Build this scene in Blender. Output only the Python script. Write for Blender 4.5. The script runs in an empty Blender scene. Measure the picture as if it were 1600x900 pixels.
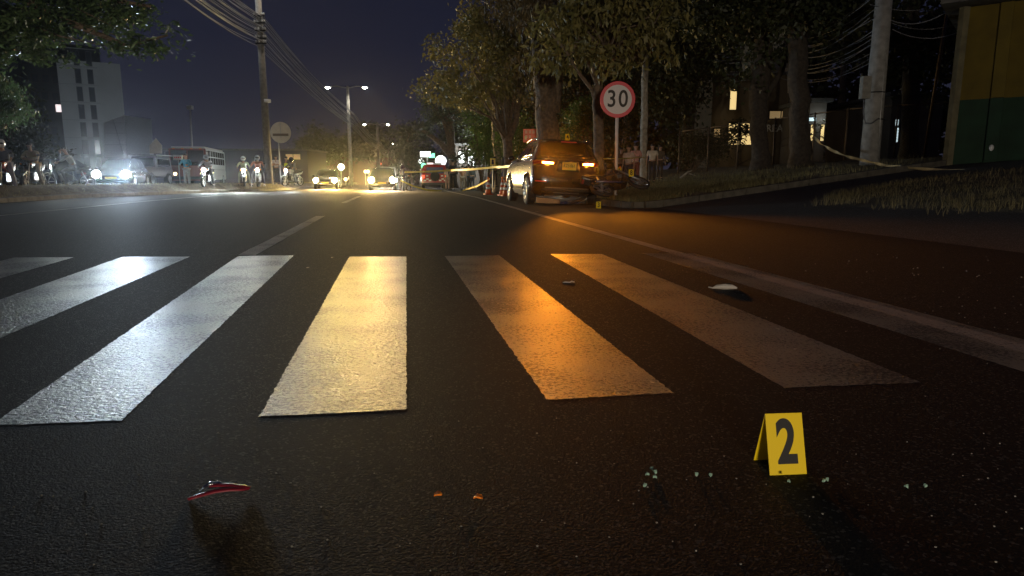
import bpy, bmesh, math, random
import numpy as np
from mathutils import Vector, Matrix, Euler
random.seed(7); rng = np.random.default_rng(7)
PI = math.pi; HAZE = .00038
S = bpy.context.scene
C = S.collection

# ------------------------------------------------------------------ camera, world, exposure
F, CAMH = 1050.0, 0.75
PIT = math.atan(174 / F)
cam_d = bpy.data.cameras.new('camera'); cam = bpy.data.objects.new('camera', cam_d); C.objects.link(cam)
cam_d.sensor_width = 36; cam_d.lens = 36 * F / 1600; cam_d.clip_start = .05; cam_d.clip_end = 3000
cam.location = (0, 0, CAMH); cam.rotation_euler = (PI / 2 - PIT, 0, 0); S.camera = cam
S.view_settings.view_transform = 'Standard'; S.view_settings.look = 'None'
S.view_settings.exposure = 0; S.view_settings.gamma = 1
S.cycles.use_denoising = True
S.cycles.max_bounces = 5; S.cycles.diffuse_bounces = 2; S.cycles.glossy_bounces = 3; S.cycles.transmission_bounces = 4
S.cycles.volume_bounces = 0; S.cycles.sample_clamp_indirect = 3; S.cycles.caustics_reflective = False; S.cycles.caustics_refractive = False

w = bpy.data.worlds.new('World'); S.world = w; w.use_nodes = True
nt = w.node_tree; nt.nodes.clear()
o = nt.nodes.new('ShaderNodeOutputWorld'); bg = nt.nodes.new('ShaderNodeBackground')
tc = nt.nodes.new('ShaderNodeTexCoord'); sx = nt.nodes.new('ShaderNodeSeparateXYZ'); cr = nt.nodes.new('ShaderNodeValToRGB')
nt.links.new(tc.outputs['Generated'], sx.inputs[0]); nt.links.new(sx.outputs['Z'], cr.inputs[0])
cr.color_ramp.elements[0].position = 0.0; cr.color_ramp.elements[0].color = (.021, .021, .034, 1)
cr.color_ramp.elements[1].position = 0.45; cr.color_ramp.elements[1].color = (.0075, .0085, .019, 1)
e = cr.color_ramp.elements.new(.18); e.color = (.011, .0125, .026, 1)
nt.links.new(cr.outputs[0], bg.inputs[0]); bg.inputs[1].default_value = 1.0
nt.links.new(bg.outputs[0], o.inputs[0])

# ------------------------------------------------------------------ maths of the place
RD = Vector((-.160, .987, 0)); RN = Vector((.987, .160, 0))      # along the road, to its right
RZ = math.atan2(.160, .987)
def UV(u, v, z=0.0): return Vector((.987 * (u + 2.7) - .16 * v, .16 * (u + 2.7) + .987 * v, z))
def uv_of(x, y): return (.987 * x + .16 * y - 2.7, -.16 * x + .987 * y)
def zr(Y): return 0.0 if Y < 25 else -.007 * (min(Y, 150) - 25)
def smooth(a, b, t):
    t = min(1, max(0, (t - a) / (b - a))); return t * t * (3 - 2 * t)
def base(u):
    if u < 3.3: return 0.0
    return min(.112 * (u - 3.3), 1.30)
def vk(u): return 15.6 + .2 * (u - 2.5)
def ray(px, py):
    x = (px - 800) / F; y = -(py - 450) / F; c, s = math.cos(PIT), math.sin(PIT)
    return Vector((x, c + y * s, -s + y * c))
def G(px, py, h=0.0):
    r = ray(px, py); t = (CAMH - h) / -r.z
    for i in range(40): t = (zr(r.y * t) + h - CAMH) / r.z
    return Vector((r.x * t, r.y * t, CAMH + r.z * t))
def P(px, py, Y):
    r = ray(px, py); t = Y / r.y
    return Vector((r.x * t, Y, CAMH + r.z * t))
def terr(x, y):
    u, v = uv_of(x, y)
    if u < 2.6: return zr(y)
    z = base(u)
    if v > vk(u): z += .15
    return z + zr(y)

# ------------------------------------------------------------------ materials
MATS = {}
def nodes(name):
    m = bpy.data.materials.new(name); m.use_nodes = True
    n = m.node_tree; b = n.nodes['Principled BSDF']; return m, n, b
def mat(name, col, rough=.6, metal=0.0, var=.0, vscale=8, bump=0.0, bscale=30, coat=0, emit=None, estr=0, spec=.5, trans=0):
    if name in MATS: return MATS[name]
    m, n, b = nodes(name)
    b.inputs['Base Color'].default_value = (*col, 1); b.inputs['Roughness'].default_value = rough
    b.inputs['Metallic'].default_value = metal; b.inputs['Specular IOR Level'].default_value = spec
    if coat: b.inputs['Coat Weight'].default_value = coat; b.inputs['Coat Roughness'].default_value = .05
    if trans: b.inputs['Transmission Weight'].default_value = trans
    if emit: b.inputs['Emission Color'].default_value = (*emit, 1); b.inputs['Emission Strength'].default_value = estr
    if var or bump:
        t = n.nodes.new('ShaderNodeTexCoord')
    if var:
        z = n.nodes.new('ShaderNodeTexNoise'); z.inputs['Scale'].default_value = vscale; z.inputs['Detail'].default_value = 6
        mx = n.nodes.new('ShaderNodeMix'); mx.data_type = 'RGBA'
        r = n.nodes.new('ShaderNodeValToRGB'); r.color_ramp.elements[0].position = .32; r.color_ramp.elements[1].position = .68
        n.links.new(t.outputs['Object'], z.inputs[0]); n.links.new(z.outputs[0], r.inputs[0]); n.links.new(r.outputs[0], mx.inputs[0])
        mx.inputs[6].default_value = (*[c * (1 - var) for c in col], 1); mx.inputs[7].default_value = (*[min(1, c * (1 + var)) for c in col], 1)
        n.links.new(mx.outputs[2], b.inputs['Base Color'])
    if bump:
        z = n.nodes.new('ShaderNodeTexNoise'); z.inputs['Scale'].default_value = bscale; z.inputs['Detail'].default_value = 5
        bp = n.nodes.new('ShaderNodeBump'); bp.inputs['Strength'].default_value = bump; bp.inputs['Distance'].default_value = .02
        n.links.new(t.outputs['Object'], z.inputs[0]); n.links.new(z.outputs[0], bp.inputs['Height']); n.links.new(bp.outputs[0], b.inputs['Normal'])
    MATS[name] = m; return m
def glow(name, col, s): return mat(name, tuple(min(1, c) for c in col), .4, emit=col, estr=s)

def asphalt(name, col, speck=.10, warm=(1, 1, 1)):
    m, n, b = nodes(name); L = n.links
    t = n.nodes.new('ShaderNodeTexCoord')
    big = n.nodes.new('ShaderNodeTexNoise'); big.inputs['Scale'].default_value = .7; big.inputs['Detail'].default_value = 8
    L.new(t.outputs['Object'], big.inputs[0])
    vo = n.nodes.new('ShaderNodeTexVoronoi'); vo.inputs['Scale'].default_value = 150; L.new(t.outputs['Object'], vo.inputs[0])
    vs = n.nodes.new('ShaderNodeSeparateColor'); L.new(vo.outputs['Color'], vs.inputs[0])
    r1 = n.nodes.new('ShaderNodeValToRGB'); r1.color_ramp.elements[0].position = .86; r1.color_ramp.elements[1].position = .97
    L.new(vs.outputs[0], r1.inputs[0])
    c0 = n.nodes.new('ShaderNodeMix'); c0.data_type = 'RGBA'; L.new(big.outputs[0], c0.inputs[0])
    c0.inputs[6].default_value = (*[x * .6 for x in col], 1); c0.inputs[7].default_value = (*[x * 1.35 for x in col], 1)
    c1 = n.nodes.new('ShaderNodeMix'); c1.data_type = 'RGBA'; L.new(r1.outputs[0], c1.inputs[0]); L.new(c0.outputs[2], c1.inputs[6])
    c1.inputs[7].default_value = (speck, speck * .97, speck * .9, 1)
    L.new(c1.outputs[2], b.inputs['Base Color'])
    fine = n.nodes.new('ShaderNodeTexNoise'); fine.inputs['Scale'].default_value = 260; fine.inputs['Detail'].default_value = 4; L.new(t.outputs['Object'], fine.inputs[0])
    v2 = n.nodes.new('ShaderNodeTexVoronoi'); v2.inputs['Scale'].default_value = 170; v2.feature = 'SMOOTH_F1'; L.new(t.outputs['Object'], v2.inputs[0])
    ad = n.nodes.new('ShaderNodeMath'); ad.operation = 'SUBTRACT'; L.new(fine.outputs[0], ad.inputs[0]); L.new(v2.outputs[0], ad.inputs[1])
    bp = n.nodes.new('ShaderNodeBump'); bp.inputs['Strength'].default_value = .55; bp.inputs['Distance'].default_value = .0032; L.new(ad.outputs[0], bp.inputs['Height'])
    L.new(bp.outputs[0], b.inputs['Normal'])
    b.inputs['Roughness'].default_value = .74; b.inputs['Specular IOR Level'].default_value = .19
    MATS[name] = m; return m
M_ROAD = asphalt('road asphalt', (.0095, .010, .0122), .10)
M_DIRT = asphalt('dusty driveway', (.085, .075, .06), .30)

def paint(name, col, worn, rough, ripple):
    m, n, b = nodes(name); L = n.links
    t = n.nodes.new('ShaderNodeTexCoord')
    n1 = n.nodes.new('ShaderNodeTexNoise'); n1.inputs['Scale'].default_value = 55; n1.inputs['Detail'].default_value = 6; n1.inputs['Roughness'].default_value = .7
    L.new(t.outputs['Object'], n1.inputs[0])
    n2 = n.nodes.new('ShaderNodeTexNoise'); n2.inputs['Scale'].default_value = 2.2; n2.inputs['Detail'].default_value = 4; L.new(t.outputs['Object'], n2.inputs[0])
    ad = n.nodes.new('ShaderNodeMath'); ad.operation = 'ADD'; L.new(n1.outputs[0], ad.inputs[0])
    ml = n.nodes.new('ShaderNodeMath'); ml.operation = 'MULTIPLY'; ml.inputs[1].default_value = .45; L.new(n2.outputs[0], ml.inputs[0]); L.new(ml.outputs[0], ad.inputs[1])
    r = n.nodes.new('ShaderNodeValToRGB'); r.color_ramp.elements[0].position = worn; r.color_ramp.elements[1].position = worn + .04; L.new(ad.outputs[0], r.inputs[0])
    c0 = n.nodes.new('ShaderNodeMix'); c0.data_type = 'RGBA'; L.new(n2.outputs[0], c0.inputs[0])
    c0.inputs[6].default_value = (*[x * .75 for x in col], 1); c0.inputs[7].default_value = (*[min(1, x * 1.15) for x in col], 1)
    mx = n.nodes.new('ShaderNodeMix'); mx.data_type = 'RGBA'; L.new(r.outputs[0], mx.inputs[0])
    mx.inputs[6].default_value = (.05, .047, .045, 1); L.new(c0.outputs[2], mx.inputs[7]); L.new(mx.outputs[2], b.inputs['Base Color'])
    mp = n.nodes.new('ShaderNodeMapping'); mp.inputs['Rotation'].default_value = (0, 0, -RZ); mp.inputs['Scale'].default_value = (26, 44, 26); L.new(t.outputs['Object'], mp.inputs[0])
    n3 = n.nodes.new('ShaderNodeTexNoise'); n3.inputs['Scale'].default_value = 1; n3.inputs['Detail'].default_value = 5; n3.inputs['Distortion'].default_value = 1.6; L.new(mp.outputs[0], n3.inputs[0])
    a2 = n.nodes.new('ShaderNodeMath'); a2.operation = 'MULTIPLY_ADD'; L.new(n1.outputs[0], a2.inputs[0]); a2.inputs[1].default_value = .6; L.new(n3.outputs[0], a2.inputs[2])
    bp = n.nodes.new('ShaderNodeBump'); bp.inputs['Strength'].default_value = ripple; bp.inputs['Distance'].default_value = .014; L.new(a2.outputs[0], bp.inputs['Height'])
    L.new(bp.outputs[0], b.inputs['Normal'])
    b.inputs['Specular IOR Level'].default_value = .42
    rv = n.nodes.new('ShaderNodeMapRange'); rv.inputs[3].default_value = rough - .02; rv.inputs[4].default_value = rough + .16; L.new(n1.outputs[0], rv.inputs[0]); L.new(rv.outputs[0], b.inputs['Roughness'])
    MATS[name] = m; return m
M_STRIPE = paint('thermoplastic crossing paint', (.34, .33, .275), .665, .30, 1.0)
M_LINE = paint('worn line paint', (.42, .40, .35), .62, .55, .6)

M_GRASSBASE = mat('grass soil', (.10, .083, .052), .95, var=.5, vscale=3, bump=.7, bscale=25)
M_CONC = mat('concrete', (.26, .25, .23), .9, var=.25, vscale=5, bump=.35, bscale=40)
M_CONCD = mat('dark concrete', (.15, .14, .13), .9, var=.25, vscale=5, bump=.35, bscale=40)
M_STEEL = mat('galvanised steel', (.38, .38, .37), .45, .7, var=.15, vscale=12)
M_DARKM = mat('dark metal', (.03, .03, .032), .4, .6)
M_CHROME = mat('chrome', (.75, .75, .75), .12, 1)
M_RUB = mat('tyre rubber', (.018, .018, .018), .8, bump=.2, bscale=60)
M_RIM = mat('alloy rim', (.45, .45, .46), .3, .9)
M_BLACKP = mat('black car paint', (.010, .007, .006), .24, 0, coat=.9, spec=.6)
M_GLASS = mat('tinted glass', (.006, .006, .007), .08, 0, spec=.45)
M_PLAS = mat('black plastic', (.02, .02, .02), .55)
M_BARK = mat('bark', (.13, .095, .065), .95, var=.4, vscale=9, bump=.8, bscale=18)
M_BARKD = mat('dark bark', (.045, .036, .028), .95, var=.4, vscale=9, bump=.8, bscale=18)
M_BARKP = mat('pale bark', (.30, .26, .20), .9, var=.35, vscale=7, bump=.6, bscale=20)
M_SKIN = mat('skin', (.36, .21, .14), .6)
M_HAIR = mat('black hair', (.012, .010, .009), .7)
M_YEL = mat('yellow marker plastic', (.86, .60, .01), .38)
M_BLK = mat('black print', (.012, .010, .008), .6)
M_WHITE = mat('white paint', (.75, .75, .73), .4)
M_RED = mat('red reflective sheet', (.62, .02, .035), .4)
M_TAPE = mat('yellow barrier tape', (.75, .60, .10), .5, var=.15, vscale=6)
M_CABLE = mat('cable sheath', (.13, .13, .14), .5)

# ------------------------------------------------------------------ mesh helpers
class MB:
    def __init__(s): s.v = []; s.f = []
    def add(s, vs, fs):
        k = len(s.v); s.v += [tuple(p) for p in vs]; s.f += [tuple(i + k for i in f) for f in fs]; return s
    def box(s, c, d, rot=None, taper=1.0):
        vs = []
        for z in (-.5, .5):
            t = 1 if z < 0 else taper
            for x, y in ((-.5, -.5), (.5, -.5), (.5, .5), (-.5, .5)):
                p = Vector((x * d[0] * t, y * d[1] * t, z * d[2]))
                if rot: p = rot @ p
                vs.append(p + Vector(c))
        return s.add(vs, [(3, 2, 1, 0), (4, 5, 6, 7), (0, 1, 5, 4), (1, 2, 6, 5), (2, 3, 7, 6), (3, 0, 4, 7)])
    def tube(s, pts, rad, n=8, caps=True):
        pts = [Vector(p) for p in pts]
        if not hasattr(rad, '__len__'): rad = [rad] * len(pts)
        vs = []; fs = []; ref = None
        for i, p in enumerate(pts):
            d = (pts[min(i + 1, len(pts) - 1)] - pts[max(i - 1, 0)])
            if d.length < 1e-9: d = Vector((0, 0, 1))
            d.normalize()
            if ref is None: ref = Vector((1, 0, 0)) if abs(d.x) < .8 else Vector((0, 1, 0))
            a = (ref - d * ref.dot(d)).normalized(); b = d.cross(a); ref = a
            for k in range(n):
                an = 2 * PI * k / n; vs.append(p + (a * math.cos(an) + b * math.sin(an)) * rad[i])
        for i in range(len(pts) - 1):
            for k in range(n):
                k2 = (k + 1) % n; fs.append((i * n + k, i * n + k2, (i + 1) * n + k2, (i + 1) * n + k))
        if caps: fs.append(tuple(reversed(range(n)))); fs.append(tuple((len(pts) - 1) * n + k for k in range(n)))
        return s.add(vs, fs)
    def lathe(s, prof, c=(0, 0, 0), n=20, axis='z', ring=False):
        if ring: prof = list(prof) + [prof[0]]
        vs = []; fs = []
        for r, z in prof:
            for k in range(n):
                a = 2 * PI * k / n; x, y = r * math.cos(a), r * math.sin(a)
                p = {'z': (x, y, z), 'y': (x, z, y), 'x': (z, x, y)}[axis]
                vs.append((p[0] + c[0], p[1] + c[1], p[2] + c[2]))
        for i in range(len(prof) - 1):
            for k in range(n):
                k2 = (k + 1) % n; fs.append((i * n + k, i * n + k2, (i + 1) * n + k2, (i + 1) * n + k))
        if not ring: fs.append(tuple(range(n))); fs.append(tuple((len(prof) - 1) * n + k for k in range(n)))
        return s.add(vs, fs)
    def ball(s, c, r, n=12, m=8):
        if not hasattr(r, '__len__'): r = (r, r, r)
        vs = [(c[0], c[1], c[2] - r[2])]; fs = []
        for i in range(1, m):
            a = PI * i / m - PI / 2
            for k in range(n):
                t = 2 * PI * k / n
                vs.append((c[0] + r[0] * math.cos(a) * math.cos(t), c[1] + r[1] * math.cos(a) * math.sin(t), c[2] + r[2] * math.sin(a)))
        vs.append((c[0], c[1], c[2] + r[2]))
        for k in range(n):
            k2 = (k + 1) % n; fs.append((0, 1 + k2, 1 + k)); fs.append((len(vs) - 1, 1 + (m - 2) * n + k, 1 + (m - 2) * n + k2))
            for i in range(m - 2): fs.append((1 + i * n + k, 1 + i * n + k2, 1 + (i + 1) * n + k2, 1 + (i + 1) * n + k))
        return s.add(vs, fs)
    def prism(s, poly, y0, y1, plane='xz', c=(0, 0, 0)):
        n = len(poly); vs = []
        for y in (y0, y1):
            for a, b in poly:
                p = {'xz': (a, y, b), 'yz': (y, a, b), 'xy': (a, b, y)}[plane]
                vs.append((p[0] + c[0], p[1] + c[1], p[2] + c[2]))
        fs = [tuple(range(n)), tuple(reversed(range(n, 2 * n)))] + [(i, i + n, (i + 1) % n + n, (i + 1) % n) for i in range(n)]
        return s.add(vs, fs)
    def build(s, name, m, parent=None, smooth=False, kind=None, bevel=0, subsurf=0):
        me = bpy.data.meshes.new(name); me.from_pydata(s.v, [], s.f)
        me.materials.append(m)
        bm = bmesh.new(); bm.from_mesh(me); bmesh.ops.recalc_face_normals(bm, faces=bm.faces); bm.to_mesh(me); bm.free()
        if smooth: me.polygons.foreach_set('use_smooth', [True] * len(me.polygons))
        ob = bpy.data.objects.new(name, me); C.objects.link(ob)
        if parent: ob.parent = parent
        if kind: ob['kind'] = kind
        if bevel:
            b = ob.modifiers.new('bevel', 'BEVEL'); b.width = bevel; b.segments = 2; b.limit_method = 'ANGLE'
        if subsurf:
            b = ob.modifiers.new('sub', 'SUBSURF'); b.levels = subsurf; b.render_levels = subsurf
        return ob
def thing(name, label, cat, loc=(0, 0, 0), rz=0, group=None):
    ob = bpy.data.objects.new(name, None); C.objects.link(ob); ob.location = loc; ob.rotation_euler = (0, 0, rz)
    ob.empty_display_size = .1
    ob['label'] = label; ob['category'] = cat
    if group: ob['group'] = group
    return ob
def tag(ob, label, cat, group=None, kind=None):
    if label: ob['label'] = label
    if cat: ob['category'] = cat
    if group: ob['group'] = group
    if kind: ob['kind'] = kind
    return ob
def dup(root, loc, rz, label, group=None):
    def cp(ob, par):
        c = ob.copy(); C.objects.link(c); c.parent = par
        for ch in [x for x in list(root_children[ob.name])]: cp(ch, c)
        return c
    root_children = {}
    def walk(ob):
        root_children[ob.name] = list(ob.children)
        for ch in ob.children: walk(ch)
    walk(root)
    r = cp(root, None); r.location = loc; r.rotation_euler = (0, 0, rz); r['label'] = label
    if group: r['group'] = group
    return r
def text(name, s, size, m, parent, loc, rot, sx=1.0, depth=.0015, bold=0.0, align='CENTER'):
    cu = bpy.data.curves.new(name, 'FONT'); cu.body = s; cu.size = size; cu.extrude = depth; cu.align_x = align; cu.align_y = 'CENTER'; cu.offset = bold
    t = bpy.data.objects.new('tmp', cu); C.objects.link(t)
    dg = bpy.context.evaluated_depsgraph_get(); me = bpy.data.meshes.new_from_object(t.evaluated_get(dg))
    bpy.data.objects.remove(t); me.materials.clear(); me.materials.append(m)
    ob = bpy.data.objects.new(name, me); C.objects.link(ob); ob.parent = parent; ob.location = loc; ob.rotation_euler = rot; ob.scale = (sx, 1, 1)
    return ob
def lamp(kind, loc, energy, col, radius=.08, target=None, angle=100, blend=.6, parent=None, name='lamp_light'):
    l = bpy.data.lights.new(name, kind); l.energy = energy; l.color = col; l.shadow_soft_size = radius
    ob = bpy.data.objects.new(name, l); C.objects.link(ob); ob.location = loc
    if kind == 'SPOT':
        l.spot_size = math.radians(angle); l.spot_blend = blend
        d = (Vector(target) - Vector(loc)); ob.rotation_euler = d.to_track_quat('-Z', 'Y').to_euler()
    if parent: ob.parent = parent
    return ob

# ------------------------------------------------------------------ ground and road
MB().add([(-900, -60, -1.6), (900, -60, -1.6), (900, 1500, -1.6), (-900, 1500, -1.6)], [(0, 1, 2, 3)]).build('ground', M_GRASSBASE, kind='structure')
def strip(us, vs, zf, name, m, kind='structure', smooth=True, parent=None):
    b = MB(); n = len(us); V = []
    for v in vs:
        for u in us(v) if callable(us) else us:
            p = UV(u, v); V.append((p.x, p.y, zf(p.x, p.y)))
    n = len(us(vs[0]) if callable(us) else us)
    Fs = [(j * n + i, j * n + i + 1, (j + 1) * n + i + 1, (j + 1) * n + i) for j in range(len(vs) - 1) for i in range(n - 1)]
    b.add(V, Fs); return b.build(name, m, parent, smooth, kind)
vs_road = [-22, -10, 0, 6, 12, 18, 22, 26, 30, 36, 45, 60, 80, 110, 150, 200, 300]
road = strip([-14.6, -12, -8, -4, 0, 4.4], vs_road, lambda x, y: zr(y), 'road', M_ROAD)
def OPP(v): return -14.2 + 1.2 * smooth(24, 36, v) + 2.6 * smooth(34, 46, v) + .6 * smooth(50, 75, v) - 2.3
far_road = MB().add([(*UV(u, v).xy, zr(UV(u, v).y) + .2) for v in vs_road for u in (-34, -24, OPP(v))], [(3 * j + i, 3 * j + i + 1, 3 * j + i + 4, 3 * j + i + 3) for j in range(len(vs_road) - 1) for i in (0, 1)]).build('opposite_road', M_ROAD, None, True, 'structure')

# verge: driveway and grassed bank on the right
us_v = [2.9, 3.3, 3.8, 4.5, 5.5, 6.5, 7.5, 8.5, 10, 12, 14, 16, 20, 30, 60, 120]
drive = strip(us_v, [-22, -10, -4, 0, 3, 6, 9, 12, 14, 16, 18, 20, 24], lambda x, y: base(uv_of(x, y)[0]) - .012, 'driveway', M_DIRT)
def kbank(x, y):
    u, v = uv_of(x, y)
    return base(u) + .15 + zr(y) + .04 * math.sin(x * 1.7) * math.sin(y * 1.3)
b = MB(); V = []; Fs = []
us_b = [2.62, 2.9, 3.3, 4, 5, 6, 7, 8, 9, 10, 12, 14, 17, 22, 35, 70, 120]
ts = [0, .12, .5, 1, 2, 3.5, 5, 7, 10, 14, 20, 30, 45, 70, 110, 180, 280]
for t in ts:
    for u in us_b:
        v = vk(u) + t + .10
        if u < 3.3: v += (3.3 - u) ** 2 * .6
        p = UV(u, v); V.append((p.x, p.y, base(u) + .14 + (zr(p.y)) + (.05 * math.sin(p.x * 2.1) * math.sin(p.y * 1.3) if t > .2 and u > 3 else 0)))
n = len(us_b)
b.add(V, [(j * n + i, j * n + i + 1, (j + 1) * n + i + 1, (j + 1) * n + i) for j in range(len(ts) - 1) for i in range(n - 1)])
b.build('grass_bank', M_GRASSBASE, None, True, 'structure')
# near right patch of earth under the tall grass
def patch_edge(v): return 5.3 + max(0, (10 - v)) * .18 + max(0, v - 12) * 1.6
b = MB(); V = []
vsp = [-6, -2, 2, 5, 8, 10, 11.5, 12.6, 13.4]
for v in vsp:
    for t in [0, .15, .5, 1.2, 3, 7, 14, 40]:
        u = patch_edge(v) + t; p = UV(u, v); V.append((p.x, p.y, base(u) - .02 + .10 * smooth(0, .6, t)))
b.add(V, [(j * 8 + i, j * 8 + i + 1, (j + 1) * 8 + i + 1, (j + 1) * 8 + i) for j in range(len(vsp) - 1) for i in range(7)])
b.build('grass_verge', M_GRASSBASE, None, True, 'structure')

# kerbs ------------------------------------------------------------
def kerb_run(name, label, pts, w=.15, h=.15, m=M_CONC, L=.95):
    root = thing(name, label, 'kerb', pts[0])
    o0 = Vector(pts[0]); pl = [Vector(p) for p in pts]
    # resample
    seg = []; acc = []
    for a, c in zip(pl, pl[1:]):
        k = max(1, round((c - a).length / L))
        for i in range(k): acc.append(a.lerp(c, i / k))
    acc.append(pl[-1])
    for a, c in zip(acc, acc[1:]):
        d = (c - a); ln = d.length; d.normalize(); side = Vector((d.y, -d.x, 0)); a2 = a + d * .012; c2 = c - d * .012
        j = random.uniform(-.006, .006)
        q = []
        for p in (a2, c2):
            for s_, z in ((-w / 2, -.25), (w / 2, -.25), (w / 2, h - .02), (w / 2 - .025, h), (-w / 2, h)):
                q.append(p + side * s_ + Vector((0, 0, z + j)) - o0)
        mb = MB(); mb.add(q, [(0, 1, 2, 3, 4), (9, 8, 7, 6, 5)] + [(i, i + 5, (i + 1) % 5 + 5, (i + 1) % 5) for i in range(5)])
        mb.build('kerb_stone', m, root)
    return root
kp = []
for u in (16, 13, 10, 8, 6, 4.6, 3.6, 3.1):
    p = UV(u, vk(u)); kp.append((p.x, p.y, base(u)))
for u, v in ((2.85, 15.8), (2.68, 16.05), (2.6, 16.5), (2.6, 20), (2.6, 26), (2.6, 40), (2.6, 60)):
    p = UV(u, v); kp.append((p.x, p.y, zr(p.y)))
kerb_run('roadside_kerb', 'concrete kerb curving round the corner of the grass bank behind the black car', kp, m=mat('dusty kerb concrete', (.085, .075, .058), .95, var=.35, vscale=5, bump=.5))
def mk(v): return -14.2 + 1.2 * smooth(24, 36, v) + 2.6 * smooth(34, 46, v) + .6 * smooth(50, 75, v)
kp = [];
for v in (2, 6, 10, 14, 18, 22, 26, 30, 34, 38, 42, 50, 60, 75, 90):
    p = UV(mk(v), v); kp.append((p.x, p.y, zr(p.y)))
kerb_run('median_kerb', 'long low kerb along the edge of the grassed median strip', kp, m=M_CONCD)
def med_z(t): return .14 + .30 * smooth(0, .9, t) - .22 * smooth(1.4, 2.6, t)
b = MB(); V = []; tt = [0, .3, .6, .9, 1.2, 1.6, 2.1, 2.7]; vv = [2, 6, 10, 13, 16, 19, 22, 26, 30, 36, 42, 50, 60, 75, 90, 130, 200]
for v in vv:
    for t in tt:
        p = UV(mk(v) - .07 - t, v); V.append((p.x, p.y, zr(p.y) + med_z(t) + .03 * math.sin(v * 1.9 + t * 3)))
b.add(V, [(j * 8 + i, j * 8 + i + 1, (j + 1) * 8 + i + 1, (j + 1) * 8 + i) for j in range(len(vv) - 1) for i in range(7)])
b.build('median_strip', M_GRASSBASE, None, True, 'structure')

# markings -----------------------------------------------------------
def sheet(quad, name, m, z=.0005, nx=3, ny=60, rag=.0035, parent=road):
    a, b_, c, d = [Vector(q) for q in quad]     # near-left, near-right, far-right, far-left
    V = []
    for j in range(ny * 4 + 1):
        t = j / (ny * 4)
        for i in range(nx * 4 + 1):
            s_ = i / (nx * 4); p = a.lerp(b_, s_).lerp(d.lerp(c, s_), t)
            if i in (0, nx * 4) or j in (0, ny * 4): p = p + Vector((random.uniform(-rag, rag), random.uniform(-rag, rag), 0))
            V.append((p.x, p.y, zr(p.y) + z))
    n = nx * 4 + 1
    Fs = [(j * n + i, j * n + i + 1, (j + 1) * n + i + 1, (j + 1) * n + i) for j in range(ny * 4) for i in range(n - 1)]
    return MB().add(V, Fs).build(name, m, parent)
near = [(-170, 672, 0, 664.5), (190, 657, None, None)]
stripes = [  # near-left, near-right, far-right, far-left pixels
    ((-15, 665), (190, 657), (459, 399), (372, 400)),
    ((405, 651), (635, 640), (635, 401), (546, 401)),
    ((855, 625), (1052, 614), (780, 399), (695, 400)),
    ((1225, 606), (1440, 598), (940, 397), (860, 397)),
]
for q in (((-3.60, 1.86), (-3.12, 1.88), (-4.13, 6.3), (-4.68, 6.29)), ((-2.66, 1.91), (-2.18, 1.93), (-3.06, 6.35), (-3.69, 6.33))):
    sheet([Vector((*p, 0)) for p in q], 'crosswalk_stripe', M_STRIPE)
for q in stripes:
    sheet([G(*p) for p in q], 'crosswalk_stripe', M_STRIPE)
sheet([G(1790, 640), G(1960, 625), G(1085, 396), G(1003, 395.5)], 'crosswalk_stripe', M_STRIPE)
def line(pts, wd, name, m, z=.0012):
    V = []; n = len(pts); PL = []
    for i in range(n - 1):
        a, c = Vector(pts[i]), Vector(pts[i + 1]); k = max(2, int((c - a).length / .25))
        k = min(k, 60)
        PL += [a.lerp(c, j / k) for j in range(k)]
    PL.append(Vector(pts[-1]))
    for i, p in enumerate(PL):
        d = (PL[min(i + 1, len(PL) - 1)] - PL[max(i - 1, 0)]).normalized(); s_ = Vector((d.y, -d.x, 0))
        for k in (-.5, .5):
            q = p + s_ * (k * wd + random.uniform(-.006, .006)); V.append((q.x, q.y, zr(q.y) + z))
    return MB().add(V, [(2 * i, 2 * i + 1, 2 * i + 3, 2 * i + 2) for i in range(len(PL) - 1)]).build(name, m, road)
line([UV(.02, -8), UV(.0, 3), UV(-.02, 7), UV(-.02, 12), UV(0, 18), UV(0, 30), UV(0, 60), UV(0, 120)], .14, 'edge_line', M_LINE)
line([UV(-10.35, 8), UV(-10.45, 14), UV(-10.55, 22), UV(-10.2, 30), UV(-9.3, 42), UV(-8.6, 60)], .13, 'edge_line', M_LINE)
a = G(386, 398.5); c = G(501, 337.5)
line([a, c], .17, 'lane_dash', M_LINE)
line([G(537, 317), G(561, 307)], .15, 'lane_dash', M_LINE)
for v in (36, 46, 56): line([UV(-4.3, v), UV(-4.3, v + 4)], .15, 'lane_dash', M_LINE)

# ------------------------------------------------------------------ evidence markers
def marker(digit, label, loc, rz, h=.147, wd=.098, tilt=18):
    root = thing('evidence_marker', label, 'evidence marker', loc, rz, 'yellow numbered evidence markers')
    a = math.radians(tilt); ty = h * math.tan(a); th = .0022
    for s_ in (-1, 1):
        q = [(-wd / 2, s_ * ty, 0), (wd / 2, s_ * ty, 0), (wd / 2, s_ * .001, h), (-wd / 2, s_ * .001, h)]
        nrm = Vector((0, s_ * math.cos(a), math.sin(a))) * th
        vs = [Vector(p) for p in q] + [Vector(p) - nrm for p in q]
        MB().add(vs, [(0, 1, 2, 3), (7, 6, 5, 4), (0, 4, 5, 1), (1, 5, 6, 2), (2, 6, 7, 3), (3, 7, 4, 0)]).build('panel', M_YEL, root)
    L = h / math.cos(a)
    for s_ in ((-1,) if True else (-1, 1)):
        mid = Vector((0, s_ * ty * .5, h * .5)) + Vector((0, s_ * math.cos(a), math.sin(a))) * .0006
        text('numeral', digit, L * .98, M_BLK, root, mid + Vector((.002, 0, 0)), (PI / 2 - a, 0, 0), .70, depth=.0004, bold=L * .034)
    return root
g2 = G(1230, 741)
marker('2', 'large yellow folded marker with black 2 standing on the near asphalt', (g2.x - .002, g2.y + .045, .0), math.radians(5))
g3 = G(935, 325.5)
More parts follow.
